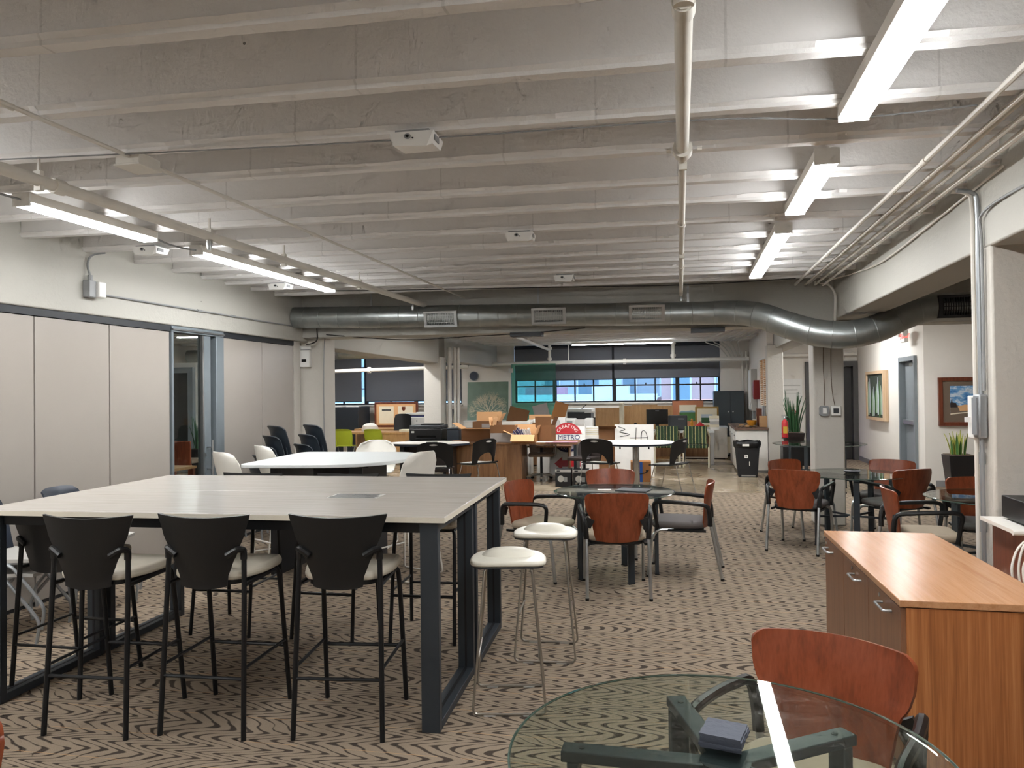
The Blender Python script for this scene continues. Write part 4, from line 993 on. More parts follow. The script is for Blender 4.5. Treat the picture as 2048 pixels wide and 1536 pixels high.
# ---- black plastic chairs with an arched back
def arch_chair():
    t = thing('arch_chair', 'x', 'chair')
    def back(u, v):
        s = 2*u-1; a = abs(s)
        bot = .475+.17*math.sqrt(max(0, 1-(a/.68)**2)) if a < .68 else .475
        top = .872-.06*a**3+.0*a
        z = bot+(top-bot)*v
        wd = .275-.02*max(0, (.62-z))*3
        return (wd*s, -.205-.20*(z-.46)**1.3-.0+.075*s*s, z)
    mk('backrest', G().sheet(back, 34, 12, .014), 'black_plastic', t, sharp=60)
    mk('hand_slot', G().sheet(lambda u, v: ((2*u-1)*.065*math.sqrt(max(.02, 1-(2*v-1)**2)), -.205-.20*(.825-.46)**1.3-.009+.0, .815+.026*v), 10, 6, .004), 'seat_light', t)
    mk('seat', G().sheet(lambda u, v: ((2*u-1)*(.245+.015*math.sin(PI*v)), .24-.48*v, .468-.016*math.sin(PI*v)+.012*(2*u-1)**2-.03*(1-v)**3), 12, 12, .018), 'black_plastic', t, sharp=60)
    mk('seat_cushion', G().sheet(lambda u, v: ((2*u-1)*.20, .20-.36*v, .484-.014*math.sin(PI*v)-.02*(1-v)**3), 10, 10, .01), 'seat_light', t, sharp=60)
    for s in (-1, 1):
        mk('leg', G().tube([(s*.25, -.33, 0), (s*.235, -.22, .455)], .0085, 8), 'chrome', t)
        mk('leg', G().tube([(s*.25, .27, 0), (s*.215, .15, .44)], .0085, 8), 'chrome', t)
        mk('seat_rail', G().cyl((s*.23, -.21, .45), (s*.21, .15, .44), .0085, 8), 'chrome', t)
    return t
place(arch_chair(), [(-.26, 12.25, 66, 'black arch-backed plastic chair on the right of the round white table'), (-1.36, 12.30, -16, 'black arch-backed plastic chair on the left of the round white table'),
                     (-3.84, 11.3, 8, 'black arch-backed plastic chair, back to the camera behind the white shell stools'), (-3.40, 12.1, 62, 'black arch-backed plastic chair in front of the wooden desk panel')], 'black arch-backed chairs')
# ---- white round table, oval table
t = thing('round_table', 'round white table with dark edge on a chrome column', 'table', (-.82, 12.75, 0))
mk('tabletop', G().lathe([(.64, .752), (.66, .765), (.66, .772), (.655, .776)], 56), 'round_white', t); mk('edge', G().lathe([(.62, .735), (.662, .745), (.663, .768), (.655, .77)], 56), 'navy_plastic', t)
mk('column', G().cyl((0, 0, .02), (0, 0, .735), .055, 24), 'chrome', t); mk('base', G().lathe([(.33, 0), (.33, .012), (.08, .03), (.06, .06)], 36), 'chrome', t)
for a in (-.22, .24): mk('under_hook', G().box(a-.012, a+.012, -.5, -.48, .69, .735), 'black_metal', t)
t = thing('oval_table', 'oval pale table with dark edge in front of the black printer', 'table', (-4.46, 12.72, .012), 8)
pl = [(.72*math.cos(2*PI*i/48), .42*math.sin(2*PI*i/48)) for i in range(48)]
mk('tabletop', G().prism(pl, .728, .745), 'round_white', t); mk('edge', G().prism([(a*1.008, b*1.012) for a, b in pl], .70, .735), 'navy_plastic', t)
mk('modesty_panel', G().box(-.5, .45, .1, .13, .2, .7), 'pot_brown', t)
for s in (-.45, .42): mk('leg', G().box(s-.04, s+.04, -.2, .2, -.012, .70), 'black_metal', t, bev=.005)
tag(mk('phone', G().box(-.09, .09, -.05, .05, 0, .012), 'black_plastic', loc=(-4.4, 12.68, .7575), bev=.004), 'black handset lying on the oval table', 'phone')
t = thing('printer', 'black printer on a stand behind the oval table', 'printer', (-5.0, 14.3, .70))
mk('body', G().box(-.36, .32, -.22, .22, 0, .24), 'black_plastic', t, bev=.02); mk('lid', G().prism(rrect(-.36, .32, -.22, .22, .04), .242, .30), 'dark_plastic', t, bev=.01); mk('feeder', G().box(-.15, .25, -.12, .15, .30, .325), 'black_plastic', t)
mk('badge', G().box(-.31, -.25, -.224, -.22, .15, .19), 'seat_light', t); mk('paper_slot', G().box(-.2, .2, -.225, -.22, .06, .10), 'screen', t); mk('tray', G().box(-.2, .2, -.3, -.22, .03, .045), 'black_plastic', t)
t = thing('printer_stand', 'dark printer stand behind the oval table', 'stand', (-5.0, 14.3, 0)); mk('top', G().box(-.42, .42, -.28, .28, .66, .699), 'pot_brown', t)
for s in (-.38, .38):
    for q in (-.24, .24): mk('leg', G().box(s-.02, s+.02, q-.02, q+.02, 0, .66), 'black_metal', t)
t = thing('file_box', 'grey plastic file box beside the black printer', 'box', (-4.44, 14.25, .70)); mk('body', G().box(-.125, .125, -.18, .18, 0, .22), 'slate_plastic', t, bev=.01); mk('lid', G().box(-.13, .13, -.19, .19, .221, .245), 'slate_plastic', t, bev=.008)
t = thing('box_stand', 'dark low cabinet under the grey file box', 'cabinet', (-4.40, 14.25, 0)); mk('body', G().box(-.17, .17, -.22, .22, .02, .699), 'cabinet_dark', t); mk('plinth', G().box(-.15, .15, -.2, .2, 0, .02), 'matte_black', t); mk('door', G().box(-.16, .16, -.232, -.222, .05, .68), 'cabinet_dark', t)
# ---- wooden desk with the cardboard boxes
t = thing('wooden_desk', 'wooden desk carrying the open cardboard boxes', 'desk', (-3.08, 13.45, 0), 3)
mk('top', G().box(-1.22, 1.20, -.38, .38, .70, .735), 'desk_wood', t, bev=.003)
for i in range(3): mk('board', G().box(-1.20+.465*i, -1.20+.465*(i+1)-.006, -.35, -.325, .0, .70), 'desk_wood', t)
mk('side', G().box(.175, .20, -.325, .35, 0, .70), 'desk_wood', t); mk('side', G().box(-1.2, -1.175, -.325, .35, 0, .70), 'desk_wood', t); mk('leg', G().box(1.13, 1.18, -.33, .33, 0, .70), 'frame_metal', t)
def carton(x, y, z, w, d, h, rz, label, flaps=((0, 60), (1, 100), (2, 60), (3, 100)), mat='cardboard', inner='cardboard_light', extra=None):
    t = thing('carton', label, 'box', (x, y, z), rz, 'open cardboard boxes'); a, b = w/2, d/2; e = .006
    mk('side', G().box(-a, a, -b, -b+e, .004, h), mat, t); mk('side', G().box(-a, a, b-e, b, .004, h), mat, t); mk('side', G().box(-a, -a+e, -b+e, b-e, .004, h), mat, t); mk('side', G().box(a-e, a, -b+e, b-e, .004, h), mat, t)
    mk('bottom', G().box(-a, a, -b, b, 0, .0039), mat, t)
    for side, ang in flaps:
        L = min(w, d)*.5
        g = G().box(-(a if side in (0, 2) else b), (a if side in (0, 2) else b), -.002, .002, 0, L)      # standing, then folded out
        g.rot('X', ang)      # ang 0 = upright, 90 = folded outwards
        g.rot('Z', {0: 0, 1: 90, 2: 180, 3: 270}[side])
        off = {0: (0, -b, h), 1: (a, 0, h), 2: (0, b, h), 3: (-a, 0, h)}[side]
        mk('flap', g.mv(*off), inner, t)
    return t
carton(-3.74, 13.42, .737, .56, .40, .24, 3, 'open cardboard box on the left of the wooden desk', [(0, 88), (1, 14), (3, 60)], 'cardboard_dark')
t2 = carton(-3.72, 13.98, .62, .5, .36, .46, 3, 'tall cardboard box with a white label behind the left desk box', [(2, 5), (1, 30)], 'cardboard_dark')
mk('label_sticker', G().box(-.07, .10, -.183, -.181, .26, .42), 'cardboard_grey', t2)
t = thing('box_shelf', 'low shelf behind the wooden desk under the tall box', 'shelf', (-3.4, 13.99, 0), 3); mk('top', G().box(-.62, 1.3, -.12, .22, .585, .618), 'desk_wood', t)
for s in (-.58, 1.26): mk('side', G().box(s-.015, s+.015, -.12, .22, 0, .585), 'desk_wood', t)
carton(-3.22, 13.28, .737, .46, .30, .30, 2, 'cardboard box with grey front in the middle of the desk', [(3, 8)], 'cardboard_dark')
tag(mk('grey_board', G().box(-.23, .20, -.006, .006, 0, .165), 'cardboard_grey', loc=(-3.20, 13.105, .737), rot=(R(-3), 0, R(2))), 'torn grey cardboard sheet leaning on the middle desk box', 'cardboard')
bx = carton(-2.82, 13.20, .737, .42, .34, .14, 2, 'low cardboard box filled with small flags on the desk', [(0, 130), (1, 20), (2, 8), (3, 65)], 'cardboard')
for i in range(26):
    x = -2.98+random.random()*.30; y = 13.10+random.random()*.2; an = random.uniform(-38, -8); L = random.uniform(.20, .27)
    g = G().cyl((0, 0, 0), (0, 0, L), .004, 5)
    tt = thing('paper_flag', 'small white and navy paper flag bundled in the low desk box', 'flag', (x, y, .745), 0, 'paper flags in the desk box'); tt.rotation_euler = (R(random.uniform(-12, 12)), R(an), 0)
    mk('stick', g, 'paper', tt); mk('cloth', G().sheet(lambda u, v: (-.03+.05*u, .008*math.sin(5*u), L-.12+.11*v), 4, 4, .002), 'navy' if i % 3 == 0 else 'paper', tt)
carton(-2.50, 13.55, .737, .30, .34, .30, -4, 'upright cardboard box at the right end of the desk', [(1, 22), (0, 4)], 'cardboard_dark', 'cardboard_dark')
tag(mk('red_leaflet', G().box(-.28, .28, -.10, .10, 0, .01), 'exterior_red', loc=(-2.15, 13.2, .7365), rot=(0, 0, R(6))), 'pink and white leaflets at the right end of the desk', 'leaflet')
tag(mk('leaflet', G().box(-.15, .15, -.08, .08, 0, .012), 'paper', loc=(-2.45, 13.18, .7365), rot=(0, 0, R(-4))), 'white papers on the desk beside the flag box', 'paper')
tt = thing('grey_panel_box', 'pale grey box with a red triangle behind the desk', 'box', (-3.3, 14.55, 0), 0); mk('body', G().box(-.35, .30, 0, .3, .0, 1.05), 'white_paint', tt, bev=.01); mk('triangle', G().add([(-.17, -.003, .83), (.0, -.003, .83), (-.085, -.003, .98)], [(0, 1, 2)]), 'red', tt)
carton(-2.90, 14.95, .62, .46, .3, .40, 0, 'cardboard box behind the flag box with crumpled paper on top', [(2, 6)], 'cardboard_dark')
t = thing('crate_stand', 'low dark stand behind the desk under the rear box', 'stand', (-2.9, 14.95, 0)); mk('top', G().box(-.3, .3, -.2, .2, .58, .619), 'desk_wood', t)
for s in (-.27, .27): mk('side', G().box(s-.015, s+.015, -.2, .2, 0, .58), 'desk_wood', t)
for i in range(7):
    tag(mk('crumpled_paper', G().lathe([(.02, -.035), (.06, -.012), (.065, .015), (.03, .04)], 7), 'paper', loc=(-3.08+i*.06, 14.86+random.random()*.1, 1.02+random.uniform(0, .03)), rot=(random.random(), random.random(), random.random())), 'crumpled white paper sticking out of the rear box', 'paper', 'crumpled papers')
# desk chair in the kneehole
def office_chair(name, label, x, y, rz, mat='black_plastic', frame='nickel', back_z=(.50, .95), arms=True, group=None):
    t = thing(name, label, 'office chair', (x, y, 0), rz, group)
    mk('seat', G().prism(fillet_poly([(-.22, -.2), (.22, -.2), (.24, .22), (-.24, .22)], .06), .44, .50), mat, t, bev=.015)
    mk('backrest', G().sheet(lambda u, v: ((2*u-1)*(.21+.02*math.sin(PI*v))*(1-.10*max(0, v-.8)*5*.5), -.22-.06*v+.05*(2*u-1)**2, back_z[0]+(back_z[1]-back_z[0])*v-.03*(2*u-1)**4*(v > .8)), 10, 10, .03), mat, t, sharp=60)
    mk('back_bar', G().bar((0, -.15, .44), (0, -.27, .70), .05, .02, up=(0, 1, 0)), 'black_metal', t)
    mk('gas_lift', G().cyl((0, 0, .10), (0, 0, .44), .025, 12), 'black_metal', t)
    for k in range(5):
        a = R(90+72*k); d = Vector((math.cos(a), math.sin(a), 0))
        s_ = mk('base_spoke', G().bar((d*.02)+Vector((0, 0, .11)), d*.30+Vector((0, 0, .07)), .04, .025), frame, t)
        mk('caster', G().cyl(d*.30+Vector((-d.y*.02, d.x*.02, .028)), d*.30+Vector((d.y*.02, -d.x*.02, .028)), .028, 12), 'black_plastic', s_)
    if arms:
        for s in (-1, 1): mk('armrest', G().tube(fillet([(s*.20, -.05, .45), (s*.27, -.05, .47), (s*.27, -.07, .66), (s*.26, .16, .66)], .03), .014, 8), frame, t)
    return t
office_chair('office_chair', 'swivel chair with silver arm in the kneehole of the wooden desk', -2.62, 13.72, 190, 'brown_fabric')
office_chair('office_chair', 'dark swivel chair with round back left of the white round table', -1.72, 12.98, 160, 'pot_brown', arms=False, back_z=(.40, .76))
# ---- A-frame signs
def metro_sign(x, y, rz, label):
    t = thing('street_sign', label, 'sign', (x, y, 0), rz)
    for s in (-1, 1):
        g = G().box(-.34, .34, -.02, .02, .06, 1.0).box(-.34, -.22, -.02, .02, 0, .06).box(.22, .34, -.02, .02, 0, .06)
        g.rot('X', s*7, (0, 0, 1.0)); g.mv(0, -s*.0, 0)
        bd = mk('board', g, 'white_plastic', t, bev=.008)
        for q in (-1, 1): mk('hinge', G().prism(fillet_poly([(q*.24-.10, 0), (q*.24+.10, 0), (q*.24+.09, .115), (q*.24-.09, .115)], .03), -.03, .03).rot('X', 90).mv(0, 0, .985), 'white_plastic', bd)
    def face(g): return g.rot('X', 90).mv(0, -.027, 0).rot('X', -7, (0, 0, 1.0))
    R0, cz = .285, .75
    def seg(a0, a1, z0, z1):
        pts = []
        for i in range(25):
            a = R(a0+(a1-a0)*i/24); pts.append((R0*math.cos(a), cz+R0*math.sin(a)))
        return pts
    mk('red_arc', face(G().prism(seg(14, 166, 0, 0), 0, .004)), 'red', t)
    mk('blue_arc', face(G().prism(seg(194, 346, 0, 0), 0, .004)), 'navy', t)
    g = G()
    def arc_text(txt, rad, a_mid, step, size, up):
        for i, ch in enumerate(txt):
            a = a_mid+(i-(len(txt)-1)/2)*step*(-1 if up else 1); ra = R(a)
            text(g, ch, size, Matrix.Translation((rad*math.cos(ra), cz+rad*math.sin(ra), .0055)) @ Matrix.Rotation(ra-PI/2 if up else ra+PI/2, 4, 'Z'))
    arc_text('CREATING', .215, 90, 15, .085, True); arc_text('COMMON GROUND', .225, 270, 11.5, .07, False)
    mk('white_lettering', face(g), 'paper', t)
    g = G(); text(g, 'METRO', .13, Matrix.Translation((.03, cz, .003))); mk('navy_lettering', face(g), 'navy', t)
    ar = [(-.25, .25), (-.10, .38), (-.10, .31), (.25, .31), (.25, .19), (-.10, .19), (-.10, .12)]
    mk('red_arrow', face(G().prism(ar, 0, .004)), 'red', t)
    return t
metro_sign(-2.22, 14.35, 4, 'white A-frame sign with red and blue round logo and red arrow')
t = thing('folding_sign', 'second white folding sign behind the logo sign', 'sign', (-2.62, 14.9, 0), 0)
for s in (-1, 1): mk('board', G().box(-.3, .3, -.02, .02, 0, 1.0).rot('X', s*6, (0, 0, 1)), 'white_plastic', t, bev=.008)
mk('hinge', G().box(.12, .28, -.06, .06, .98, 1.12), 'white_plastic', t, bev=.01)
for i in range(2):
    t = thing('megaphone_box', ('left', 'right')[i]+' black box with a megaphone picture on the floor by the sign', 'box', (-2.06+i*.30, 12.85, 0), 2+i*3, 'megaphone boxes')
    mk('carton', G().box(-.135, .135, -.12, .12, 0, .30), 'matte_black', t); mk('top_band', G().box(-.1355, .1355, -.1215, -.12, .25, .30), 'seat_light', t)
    mk('horn_picture', G().cyl((-.04, -.12, .14), (-.04, -.1225, .14), .055, 20), 'seat_light', t); mk('grip_picture', G().box(.01, .07, -.1225, -.12, .09, .17), 'grey_plastic', t); mk('logo_mark', G().box(-.11, -.05, -.1235, -.1215, .262, .285), 'dark_plastic', t)
# ---- white board with scribble and boxes under the round table
t = thing('whiteboard', 'white board with black hand-drawn scribble leaning behind the round table', 'board', (-.96, 14.5, 0), -2)
mk('board', G().box(-.37, .37, 0, .03, .05, .99), 'white_plastic', t)
sc = [[(-.30, .95), (-.17, .90), (-.28, .85), (-.08, .80), (-.27, .76)], [(-.08, .735), (.26, .745)], [(.04, .93), (.03, .68)], [(.13, .70), (.15, .86), (.22, .85), (.26, .70)]]
for st in sc: mk('stroke', G().tube([(a, -.002, b) for a, b in (st if len(st) < 3 else [tuple(p)[:2] for p in [(q.x, q.y) for q in bez([(a, b, 0) for a, b in st], 3)]])], .006, 5), 'matte_black', t)
mk('foot_rail', G().box(-.37, .37, -.02, .05, 0, .05), 'white_paint', t)
bb = carton(-.80, 13.75, 0, .36, .30, .36, 4, 'brown parcel with blue tape and a curved arrow on the floor', [], 'cardboard')
mk('lid', G().box(-.18, .18, -.15, .15, .36, .366), 'cardboard', bb); mk('blue_tape', G().box(-.02, .03, -.153, -.15, .0, .36), 'blue_tape', bb)
mk('arrow_mark', G().tube(bez([(-.13, -.153, .20), (-.03, -.153, .15), (.06, -.153, .16), (.13, -.153, .20)], 5), .008, 5).add([(.10, -.154, .16), (.15, -.154, .22), (.085, -.154, .215)], [(0, 1, 2)]), 'matte_black', bb)
carton(-1.48, 14.7, .0, .34, .3, .9, 3, 'tall brown carton left of the white board', [(0, 65), (1, 25)], 'cardboard_dark', 'cardboard_dark')
t = thing('paper_stack', 'stack of papers beside the tall brown carton', 'paper stack', (-1.78, 14.75, 0)); mk('cart', G().box(-.14, .14, -.14, .14, 0, .78), 'paper', t)
for i in range(8): mk('sheet_bundle', G().box(-.12+random.uniform(-.01, .01), .12, -.12, .12, .78+i*.02, .797+i*.02), 'paper' if i % 2 else 'cream_mat', t)
# ---- far desk with monitor
t = thing('office_desk', 'far wooden office desk with white legs and a monitor', 'desk', (-.4, 17.3, 0), 2)
mk('top', G().box(-1.0, 1.0, -.42, .45, .70, .74), 'white_laminate', t)
for s in (-.95, .95): mk('leg', G().box(s-.04, s+.04, -.38, -.30, 0, .70), 'silver', t); mk('leg', G().box(s-.04, s+.04, .33, .41, 0, .70), 'silver', t)
mk('modesty_panel', G().box(-.9, .9, -.12, -.1, .15, .69), 'desk_wood', t)
t = thing('monitor', 'black computer monitor on the far desk', 'monitor', (-.62, 17.2, .742), 4); mk('screen', G().box(-.24, .24, -.015, .02, .14, .47), 'screen', t, bev=.006); mk('stand', G().box(-.04, .04, .02, .05, .01, .25), 'black_plastic', t); mk('foot', G().box(-.13, .13, -.1, .1, 0, .012), 'black_plastic', t); mk('badge', G().box(-.04, .04, -.018, -.015, .43, .445), 'grey_plastic', t)
t = thing('dark_case', 'dark case standing on the far desk beside the monitor', 'case', (-.18, 17.35, .742), -3); mk('shell', G().box(-.20, .22, -.05, .08, 0, .33), 'dark_plastic', t, bev=.02); mk('badge', G().box(.02, .16, -.053, -.05, .24, .26), 'grey_plastic', t)
t = thing('video_player', 'flat black video player on the far desk left of the monitor', 'device', (-1.1, 17.1, .742)); mk('case', G().box(-.26, .26, -.15, .15, 0, .10), 'dark_plastic', t, bev=.004)
for i in range(3): mk('knob', G().cyl((.05+i*.06, -.15, .05), (.05+i*.06, -.158, .05), .014, 10), 'seat_light', t)
t = thing('desk_divider', 'wooden desk divider with pale end left of the monitor', 'divider', (-1.75, 17.55, 0)); mk('board', G().box(-.30, .30, -.02, .02, .0, 1.25), 'oak', t); mk('board', G().box(.26, .33, -.06, .5, 0, 1.36), 'cream_mat', t)
t = thing('desk_divider', 'wide wooden desk divider right behind the monitor', 'divider', (-.95, 18.3, 0)); mk('board', G().box(-.55, .66, -.02, .02, 0, 1.28), 'oak', t); mk('cap', G().box(-.3, .3, -.022, .022, 1.281, 1.30), 'oak', t)
tag(mk('small_speaker', G().box(-.03, .03, -.03, .03, 0, .16), 'black_plastic', loc=(-1.12, 17.45, .742), bev=.005), 'small black speaker standing left of the monitor', 'speaker')
t = thing('framed_picture', 'landscape picture in a red-brown mat behind the far desk', 'picture', (.06, 18.7, .76), 0)
mk('frame', G().box(-.36, .36, -.012, .02, 0, .62), 'terracotta', t); mk('frame_edge', G().box(-.37, .37, -.005, .025, -.01, .63), 'frame_wood', t)
pc = mk('print', G().box(-.2, .2, -.016, -.012, .13, .52), 'cream_mat', t); mk('field', G().box(-.2, .2, -.0175, -.016, .13, .34), 'leaf', pc); mk('hills', G().add([(-.2, -.018, .34), (.2, -.018, .34), (.1, -.018, .39), (-.05, -.018, .365), (-.14, -.018, .38)], [(0, 1, 2, 3, 4)]), 'exterior_glass', pc)
t = thing('framed_picture', 'small gold-framed landscape picture behind the red pot', 'picture', (.50, 18.45, .76), 0)
mk('frame', G().box(-.27, .27, -.015, .02, 0, .48), 'gold', t); mk('mat', G().box(-.23, .23, -.018, -.015, .04, .44), 'cream_mat', t); mk('print', G().box(-.13, .13, -.02, -.018, .10, .30), 'leaf_dark', t); mk('sky_band', G().box(-.13, .13, -.0215, -.02, .22, .30), 'exterior_grey', t)
t = thing('low_cabinet', 'low white cabinet carrying the framed pictures', 'cabinet', (.2, 18.75, 0)); mk('body', G().box(-.7, .75, -.45, .3, .03, .745), 'white_paint', t); mk('plinth', G().box(-.65, .7, -.4, .25, 0, .03), 'matte_black', t); mk('top', G().box(-.72, .77, -.47, .3, .746, .759), 'white_laminate', t)
t = thing('red_pot', 'small shiny red pot on the far desk', 'pot', (.32, 17.35, .742)); mk('body', G().lathe([(.05, 0), (.09, .03), (.105, .08), (.08, .13), (.05, .14)], 20), 'red', t); mk('lid', G().lathe([(.05, .141), (.04, .16), (.012, .17), (.012, .19)], 14), 'red', t)
t = thing('brass_figure', 'small golden figurine beside the red pot', 'figurine', (.14, 17.4, .742)); mk('body', G().lathe([(.06, 0), (.07, .04), (.03, .10), (.045, .15), (.02, .2)], 14), 'amber', t); mk('head', G().lathe([(.01, .2), (.028, .225), (.01, .255)], 12), 'amber', t)
t = thing('book_stack', 'pile of white books on the far desk near the grey cupboard', 'books', (.63, 17.45, .742)); zz = 0
for i in range(5):
    h = random.uniform(.05, .075); mk('book', G().box(-.1+random.uniform(-.01, .01), .1, -.13, .13, zz, zz+h-.003), ('paper', 'cream_mat', 'seat_light')[i % 3], t); zz += h
tag(mk('loose_papers', G().box(-.16, .16, -.1, .1, 0, .006), 'paper', loc=(.35, 17.1, .742), rot=(0, 0, .2)), 'loose white papers at the right end of the far desk', 'paper')
# striped armchairs
nn = N('stripe'); cc = nn.coords('Object'); sp = nn.node('ShaderNodeSeparateXYZ'); nn.link(cc, sp.inputs[0]); fr = nn.math('FRACT', nn.math('MULTIPLY', sp.outputs[0], 7.2))
M['stripe'] = nn.bsdf(nn.ramp(nn.math('ADD', fr, nn.math('MULTIPLY', nn.noise(cc, 40, 2), .12)), [(0, '#2e4630'), (.40, '#3d5636'), (.5, '#aeb07c'), (.58, '#2c422e'), (.84, '#26382b'), (.94, '#c2bb84')], 'CONSTANT'), .8)
def striped():
    t = thing('striped_chair', 'x', 'chair')
    mk('backrest', G().box(-.23, .23, -.27, -.21, .50, .88), 'stripe', t, bev=.02); mk('seat', G().box(-.24, .24, -.22, .24, .41, .48), 'stripe', t, bev=.02)
    for s in (-1, 1):
        mk('side_frame', G().tube(fillet([(s*.26, -.25, 0), (s*.26, -.22, .42), (s*.26, .2, .42), (s*.26, .24, 0)], .05), .016, 8), 'cream_mat', t)
        mk('armrest', G().tube(fillet([(s*.24, -.24, .78), (s*.27, -.10, .66), (s*.27, .18, .64), (s*.26, .2, .42)], .06), .017, 8), 'cream_mat', t)
    return t
place(striped(), [(-.40, 16.55, 4, 'green striped armchair, left of the two at the far desk'), (.22, 16.5, -3, 'green striped armchair, right of the two at the far desk')], 'green striped armchairs')
# grey cupboard, heater, bin, counter
t = thing('grey_cupboard', 'tall dark grey metal cupboard by the far right corner', 'cupboard', (1.05, 19.4, 0))
mk('body', G().box(-.36, .36, -.24, .4, .03, 1.61), 'cabinet_grey', t); mk('plinth', G().box(-.34, .34, -.2, .38, 0, .03), 'matte_black', t)
for s, a, b in ((-1, -.355, .03), (1, .04, .355)):
    d = mk('door', G().box(a, b, -.262, -.241, .5, 1.6), 'cabinet_grey', t, bev=.004); mk('knob', G().cyl(((b-.05 if s < 0 else a+.05), -.262, 1.1), ((b-.05 if s < 0 else a+.05), -.285, 1.1), .018, 10), 'silver', d)
mk('drawer', G().box(-.355, .03, -.262, -.241, .28, .49), 'cabinet_grey', t, bev=.004); mk('drawer', G().box(-.355, .03, -.262, -.241, .05, .27), 'cabinet_grey', t, bev=.004); mk('door', G().box(.04, .355, -.262, -.241, .05, .49), 'cabinet_grey', t, bev=.004)
t = thing('panel_heater', 'cream panel heater on curved feet before the grey cupboard', 'heater', (1.12, 18.6, 0)); mk('panel', G().box(-.32, .38, -.03, .03, .13, .52), 'cream_mat', t, bev=.012); mk('badge', G().box(.0, .16, -.033, -.03, .20, .215), 'grey_plastic', t)
for s in (-.1, .15): mk('foot', G().tube(bez([(s-.11, -.10, .008), (s-.05, -.04, .10), (s, -.0, .135), (s+.05, -.04, .10), (s+.11, -.10, .008)], 4), .009, 6), 'seat_light', t)
t = thing('waste_bin', 'black waste bin with liner bag by the white counter', 'bin', (1.12, 14.75, 0))
mk('body', G().add([(-.17, -.17, 0), (.17, -.17, 0), (.17, .17, 0), (-.17, .17, 0), (-.215, -.21, .64), (.215, -.21, .64), (.215, .21, .64), (-.215, .21, .64)], [(0, 3, 2, 1), (4, 5, 6, 7), (0, 1, 5, 4), (1, 2, 6, 5), (2, 3, 7, 6), (3, 0, 4, 7)]), 'matte_black', t, bev=.015)
g = G(); pr = []
for i in range(40):
    a = 2*PI*i/40; ex = (abs(math.cos(a))**5+abs(math.sin(a))**5)**(-.2); pr.append((ex*math.cos(a), ex*math.sin(a)))
vs = []
for k, (rad, z) in enumerate(((.205, .645), (.235, .665), (.245, .62), (.232, .555))):
    for i, (a, b) in enumerate(pr): jj = random.uniform(-.008, .008); vs.append((a*(rad+jj), b*(rad+jj), z+random.uniform(-.015, .015)))
mk('liner_bag', g.add(vs, [(k*40+i, k*40+(i+1) % 40, (k+1)*40+(i+1) % 40, (k+1)*40+i) for k in range(3) for i in range(40)]), 'black_plastic', t)
mk('label_plate', G().box(-.10, .02, -.262, -.255, .585, .625), 'paper', t); mk('recycling_mark', G().box(-.06, .0, -.202, -.195, .36, .42), 'paper', t); mk('mark_dot', G().box(-.04, -.02, -.205, -.202, .38, .40), 'matte_black', t); mk('stripe_mark', G().box(.02, .035, -.195, -.185, .22, .30), 'paper', t); mk('pedal', G().box(-.12, .13, -.19, -.17, .02, .045), 'silver', t)
t = thing('white_counter', 'white counter with brown stone top against the far right column', 'counter', (1.28, 16.3, 0))
mk('body', G().box(-.30, .28, -.9, 1.3, .05, .84), 'white_paint', t); mk('plinth', G().box(-.26, .28, -.88, 1.25, 0, .05), 'baseboard', t); mk('worktop', G().box(-.34, .29, -.95, 1.3, .841, .885), 'granite', t, bev=.004)
for i in range(3): d = mk('drawer', G().box(-.318, -.3, -.85+i*.7, -.2+i*.7, .62, .82), 'white_plastic', t); mk('handle', G().box(-.335, -.318, -.6+i*.7, -.45+i*.7, .71, .73), 'silver', d)
random.seed(21)
for i in range(10):
    r_ = random.uniform(.035, .06)
    tag(mk('stone', G().lathe([(.3*r_, 0), (r_, .25*r_), (.95*r_, .6*r_), (.3*r_, .9*r_)], 8), ('soil', 'granite', 'tan_wood', 'pot_brown')[i % 4], loc=(1.02+.085*(i % 5)+random.uniform(-.02, .02), 15.5+.28*(i//5)+random.uniform(-.08, .08), .886), rot=(0, 0, i)), 'small brown rock lying on the stone-topped counter', 'rock', 'rocks on the counter')
tag(mk('amber_bowl', G().lathe([(.04, 0), (.08, .04), (.10, .12), (.09, .13), (.06, .05)], 18), 'amber', loc=(1.30, 15.8, .886)), 'amber bowl on the stone-topped counter', 'bowl')
tag(mk('wood_block', G().box(-.07, .07, -.06, .06, 0, .22), 'tan_wood', loc=(1.50, 15.62, .886), bev=.006), 'tan wooden block on the stone-topped counter', 'block')
t = thing('binder', 'brown binder standing on the counter below the shutters', 'binder', (1.46, 16.05, .886)); mk('cover', G().box(-.05, .05, -.12, .12, 0, .36), 'frame_wood', t); mk('spine_label', G().box(-.053, -.05, -.06, .06, .1, .2), 'cream_mat', t)
t = thing('folder', 'grey folder leaning by the brown binder on the counter', 'folder', (1.545, 15.9, .886)); mk('cover', G().box(-.012, .012, -.12, .12, 0, .42), 'grey_plastic', t); mk('inner', G().box(.0125, .02, -.11, .11, .01, .40), 'paper', t)
t = thing('electrical_panel', 'pale electrical panel on the office side wall', 'panel box', (1.53, 18.2, 1.15)); mk('body', G().box(-.06, .065, -.35, .35, 0, .95), 'seat_light', t, bev=.006); mk('door', G().box(-.07, -.06, -.32, .32, .03, .92), 'off_white_pipe', t); mk('dial', G().cyl((-.07, -.1, .15), (-.078, -.1, .15), .05, 16), 'white_plastic', t)
t = thing('fire_alarm', 'dark red alarm panel beside the electrical panel', 'panel box', (1.54, 17.42, 1.42)); mk('body', G().box(-.06, .06, -.12, .12, 0, .42), 'fire_red', t, bev=.006); mk('door', G().box(-.068, -.06, -.1, .1, .03, .39), 'fire_red', t)
